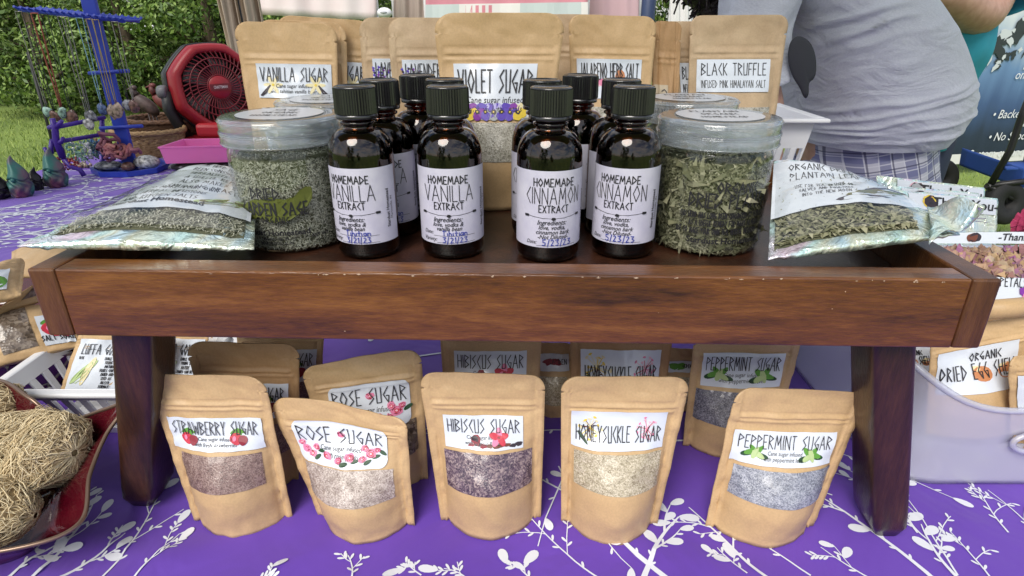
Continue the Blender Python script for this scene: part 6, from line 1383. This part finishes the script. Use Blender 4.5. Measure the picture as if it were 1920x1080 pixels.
# woman in teal at the back right
DT = 2.35
tw = thing('person', 'person in a teal t-shirt with a bent bare arm at the top right', 'person', (on_y(1760, 300, DT).x, DT, GROUND), 'people behind the stall')
HT = lambda x, y, d=DT: on_y(x, y, d)
th_ = HT(1700, 262); sh2 = HT(1795, -130); nk = sh2+Vector((0, 0, .10)); hd = nk+Vector((0, 0, .16))
elb = HT(1842, 36, DT-.16); sh_a = HT(1888, -70, DT-.02); hand = HT(1770, -12, DT-.30); hand2 = HT(1712, -30, DT-.34)
lg = [Vector((th_.x-.09, DT, GROUND+.80)), Vector((th_.x-.09, DT-.02, GROUND+.46)), Vector((th_.x-.09, DT+.02, GROUND+.08)), Vector((th_.x-.09, DT-.12, GROUND+.04))]; lg2 = [v+Vector((.13, 0, 0)) for v in lg]
fg = []
for i in range(4): fg.append([(hand2, .03), (hand2+Vector((-.03, -.02, .03-.018*i)), .010), (hand2+Vector((-.06, -.03, .03-.018*i)), .008), (hand2+Vector((-.075, -.02, .025-.018*i)), .007)])
fg.append([(hand2, .03), (hand2+Vector((-.01, -.02, .05)), .011), (hand2+Vector((-.03, -.03, .065)), .009)])
skinfig('body', [[(th_, .11), (HT(1745, 100), .12), (sh2, .12), (nk, .06), (hd, .095)], [(th_, .11), (lg[0], .10), (lg[1], .07), (lg[2], .045), (lg[3], .04)], [(th_, .11), (lg2[0], .10), (lg2[1], .07), (lg2[2], .045), (lg2[3], .04)], [(sh2, .12), (sh_a, .075), (elb, .072), (hand, .058), (hand2, .03)], [(sh2, .12), (HT(1690, -90, DT), .06), (HT(1680, 40, DT-.05), .045), (HT(1690, 0, DT-.28), .03)]]+fg, tw, SKIN)
TEAL = tex(M('teal_tshirt', (.035, .34, .48), .8), 10, (.03, .30, .43), (.04, .38, .53), .3, .7, bump=.3, bscale=700, dist=.0006)
def ringt(l, r, dep): 
    a = HT(*l); b = HT(*r); ax = b-a; return ((a+b)/2, ax.normalized(), Vector((0, 1, 0)), ax.length/2, dep)
q = G(); loft(q, [ringt((1640, 285), (1758, 262), .14), ringt((1655, 150), (1797, 160), .16), ringt((1670, 80), (1826, 90), .19), ringt((1668, 0), (1850, 10), .18), ringt((1672, -90), (1900, -70), .14), ringt((1740, -170), (1850, -170), .07)], 80, 0, lambda an, v: .010*math.sin(an*4+v*13)*max(0, -math.sin(an))*(1-v)+.005*math.sin(an*9+v*4), True, 10); q.build('tshirt', TEAL, tw)
q = G(); ax_ = (elb-sh_a).normalized(); e1 = ax_.cross(Vector((0, 1, 0))).normalized(); e2 = ax_.cross(e1); c0 = sh_a-ax_*.06; c1 = sh_a+ax_*.125
loft(q, [(c0, e1, e2, .10, .10), ((c0+c1)/2, e1, e2, .112, .11), (c1, e1, e2, .118, .115)], 40, 0, lambda an, v: .003*math.sin(an*6), False, 6); q.build('sleeve', TEAL, tw, solid=.003)
q = G(); loft(q, [(th_+Vector((0, 0, .02)), Vector((1, 0, 0)), Vector((0, 1, 0)), .10, .12), (th_+Vector((0, 0, -.10)), Vector((1, 0, 0)), Vector((0, 1, 0)), .13, .14)], 40); 
for L in (lg, lg2): loft(q, [(L[0], Vector((1, 0, 0)), Vector((0, 1, 0)), .115, .13), (L[1], Vector((1, 0, 0)), Vector((0, 1, 0)), .09, .10), (L[2]+Vector((0, 0, .03)), Vector((1, 0, 0)), Vector((0, 1, 0)), .065, .07)], 32)
q.build('trousers', M('dark_jeans', (.03, .04, .08), .8), tw)
q = G(); q.ball(hd+Vector((0, .02, .03)), (.105, .115, .12), 0, 20); q.build('hair', HAIR, tw)
# ------------------------------------------------------------------ blue water banner
DB = 4.55
bn = thing('water_banner', 'large blue printed banner with a water splash and service list', 'banner', (on_y(1900, 310, DB).x, DB, GROUND))
a_, b_ = on_y(1712, 312, DB), on_y(2200, 296, DB+.55); H_ = 1.75
ex = (b_-a_); ex.z = 0; Lb = ex.length; ex.normalize(); bnrm = Vector((ex.y, -ex.x, 0)); zb = a_.z
def BS(x, y, off): return Vector((a_.x, a_.y, zb))+ex*x+Vector((0, 0, y))+bnrm*off
BM = M('banner_print', (.1, .2, .4), .45); n_, l_ = nodes_of(BM); bb = n_['Principled BSDF']; t_ = n_.new('ShaderNodeTexCoord'); sx = n_.new('ShaderNodeSeparateXYZ'); l_.new(t_.outputs['Object'], sx.inputs[0])
nz = n_.new('ShaderNodeTexNoise'); nz.inputs['Scale'].default_value = 3; nz.inputs['Detail'].default_value = 4; mp_ = n_.new('ShaderNodeMapping'); mp_.inputs['Scale'].default_value = (3.5, 3.5, .35); l_.new(t_.outputs['Object'], mp_.inputs['Vector']); l_.new(mp_.outputs['Vector'], nz.inputs['Vector'])
ad = n_.new('ShaderNodeMath'); ad.operation = 'MULTIPLY_ADD'; ad.inputs[1].default_value = .28; l_.new(nz.outputs['Fac'], ad.inputs[0]); l_.new(sx.outputs[2], ad.inputs[2])
rp_ = n_.new('ShaderNodeValToRGB'); e = rp_.color_ramp.elements; z0 = zb-GROUND
e[0].position = 0; e[0].color = (.012, .022, .04, 1); e[1].position = 1; e[1].color = (.66, .70, .72, 1)
for p_, c_ in ((.16, (.02, .035, .065)), (.34, (.05, .10, .22)), (.52, (.13, .24, .42)), (.72, (.42, .52, .60)), (.82, (.62, .67, .70))): k_ = e.new(p_); k_.color = (*c_, 1)
mr = n_.new('ShaderNodeMapRange'); mr.inputs['From Min'].default_value = z0+.14; mr.inputs['From Max'].default_value = z0+.14+1.30; l_.new(ad.outputs[0], mr.inputs['Value']); l_.new(mr.outputs[0], rp_.inputs['Fac']); l_.new(rp_.outputs['Color'], bb.inputs['Base Color'])
q = G(); bmi = q.mat(BM); wmi = q.mat(M('banner_white', (.72, .72, .70), .5)); bk = q.mat(M('splash_dark', (.025, .035, .04), .35)); bw = q.mat(M('splash_light', (.55, .60, .62), .35)); tx_ = q.mat(M('banner_letters', (.75, .77, .80), .5)); cm2 = q.mat(M('banner_cream', (.66, .64, .52), .6))
q.poly([BS(0, 0, 0), BS(Lb, 0, 0), BS(Lb, H_, 0), BS(0, H_, 0)], bmi)
q.poly([BS(0, 0, .004), BS(Lb, 0, .004), BS(Lb, .075, .004), BS(0, .075, .004)], wmi); q.poly([BS(.0, .0, .006), BS(.13, .0, .006), BS(.15, .5, .006), BS(.0, .5, .006)], cm2)
def bpx(px, py):
    r = ray(px, py); o_ = Vector((0, 0, CH)); p0 = Vector((a_.x, a_.y, zb)); p_ = o_+r*((p0-o_).dot(bnrm)/r.dot(bnrm)); return ((p_-p0).dot(ex), p_.z-zb)
random.seed(14)
for path, w in (([(1945, 30), (1900, 62), (1868, 92), (1835, 110), (1805, 135), (1785, 165), (1764, 196)], .085), ([(1925, 95), (1880, 105), (1862, 128)], .05), ([(1960, 20), (1925, 45), (1890, 85)], .10), ([(1822, 175), (1808, 190), (1792, 203)], .035), ([(1762, 240), (1752, 262), (1742, 300)], .06)):
    pts = [bpx(*p_) for p_ in path]
    for i in range(len(pts)-1):
        for j in range(7):
            t = j/7; x = pts[i][0]+(pts[i+1][0]-pts[i][0])*t; y = pts[i][1]+(pts[i+1][1]-pts[i][1])*t; blob(q, BS, x+random.gauss(0, w*.25), y+random.gauss(0, w*.25), w*random.uniform(.3, .7), w*random.uniform(.2, .45), bk if random.random() < .72 else bw, .006+.0004*(i*7+j), rot=random.uniform(0, 3), wob=.35, n=12)
for tx, px, py, h in (('• Backed by our', 1858, 222, .085), ('parts warranty', 1905, 237, .085), ('• No Subcontractors', 1850, 264, .085), ('• Custom cut and Fit', 1798, 297, .085), ('on time', 1900, 148, .085), ('Done', 1915, 130, .085)):
    x, y = bpx(px, py); script(q, BS, tx, x, y, h*1.05, tx_, .012, shear=.2, align='l', ws=.92)
q.build('printed_sheet', None, bn)
for x in (0, Lb): q = G(); q.tube([BS(x, -zb+GROUND, -.03), BS(x, H_+.02, -.03)], .016, 8); q.build('pole', M('pole_grey', (.4, .4, .42), .4, .8), bn)
q = G(); q.tube([BS(0, H_+.01, -.03), BS(Lb, H_+.01, -.03)], .016, 8); q.build('crossbar', M('pole_grey'), bn)
# folding wagon at the right edge
wg = thing('folding_wagon', 'folding wagon with blue fabric and a black wheel at the right edge', 'wagon', (on_y(1900, 400, 2.6).x, 2.6, GROUND)); WX = lambda px, py, d=2.6: on_y(px, py, d)
BKF = M('black_frame', (.012, .012, .013), .4)
for L in ([WX(1858, 345), WX(1895, 280), WX(1915, 220), WX(1935, 170)], [WX(1850, 350), WX(1990, 330)], [WX(1850, 348), WX(2000, 420)]):
    q = G(); q.tube(L, .014, 8); q.build('frame_bar', BKF, wg)
q = G(); c = WX(1882, 380); q.lathe([(.03, -.03), (.085, -.03), (.095, -.015), (.095, .015), (.085, .03), (.03, .03), (.03, -.03)], 32, tuple(c), 0, 1, 1, Matrix.Rotation(R(75), 3, 'X') @ Matrix.Rotation(R(10), 3, 'Y')); q.build('wheel', M('black_tyre', (.012, .012, .012), .7), wg)
q = G(); q.tube([c, WX(1880, 345)], .016, 8); q.build('fork', BKF, wg)
for k2 in range(3):
    c2 = c+Vector((.55*(k2 % 2 == 0), .45*(k2 > 0), 0)); q = G(); q.lathe([(.03, -.03), (.085, -.03), (.095, -.015), (.095, .015), (.085, .03), (.03, .03), (.03, -.03)], 24, (c2.x, c2.y, c2.z), 0, 1, 1, Matrix.Rotation(R(80), 3, 'X')); q.build('wheel', MATS['black_tyre'], wg)
BF = M('blue_fabric', (.02, .07, .30), .8); q = G(); A_ = [WX(1912, 352), WX(2050, 345), WX(2060, 312), WX(1920, 316)]
q.grid(lambda u, v: A_[0].lerp(A_[1], u).lerp(A_[3].lerp(A_[2], u), v)+Vector((0, .01*math.sin(u*12), 0)), 24, 8); q.grid(lambda u, v: A_[0].lerp(A_[3], v)+Vector((.04*u, .45*u, 0)), 8, 8); q.grid(lambda u, v: A_[1].lerp(A_[2], v)+Vector((.04*u, .45*u, 0)), 8, 8); q.grid(lambda u, v: A_[0].lerp(A_[1], u)+Vector((.04*v, .45*v, 0)), 8, 8); q.build('fabric_tub', BF, wg, solid=.004)
q = G(); q.box(tuple(WX(1886, 320, 2.58)), tuple(WX(1898, 311, 2.62))); q.build('corner_joint', BF, wg, bevel=.004)
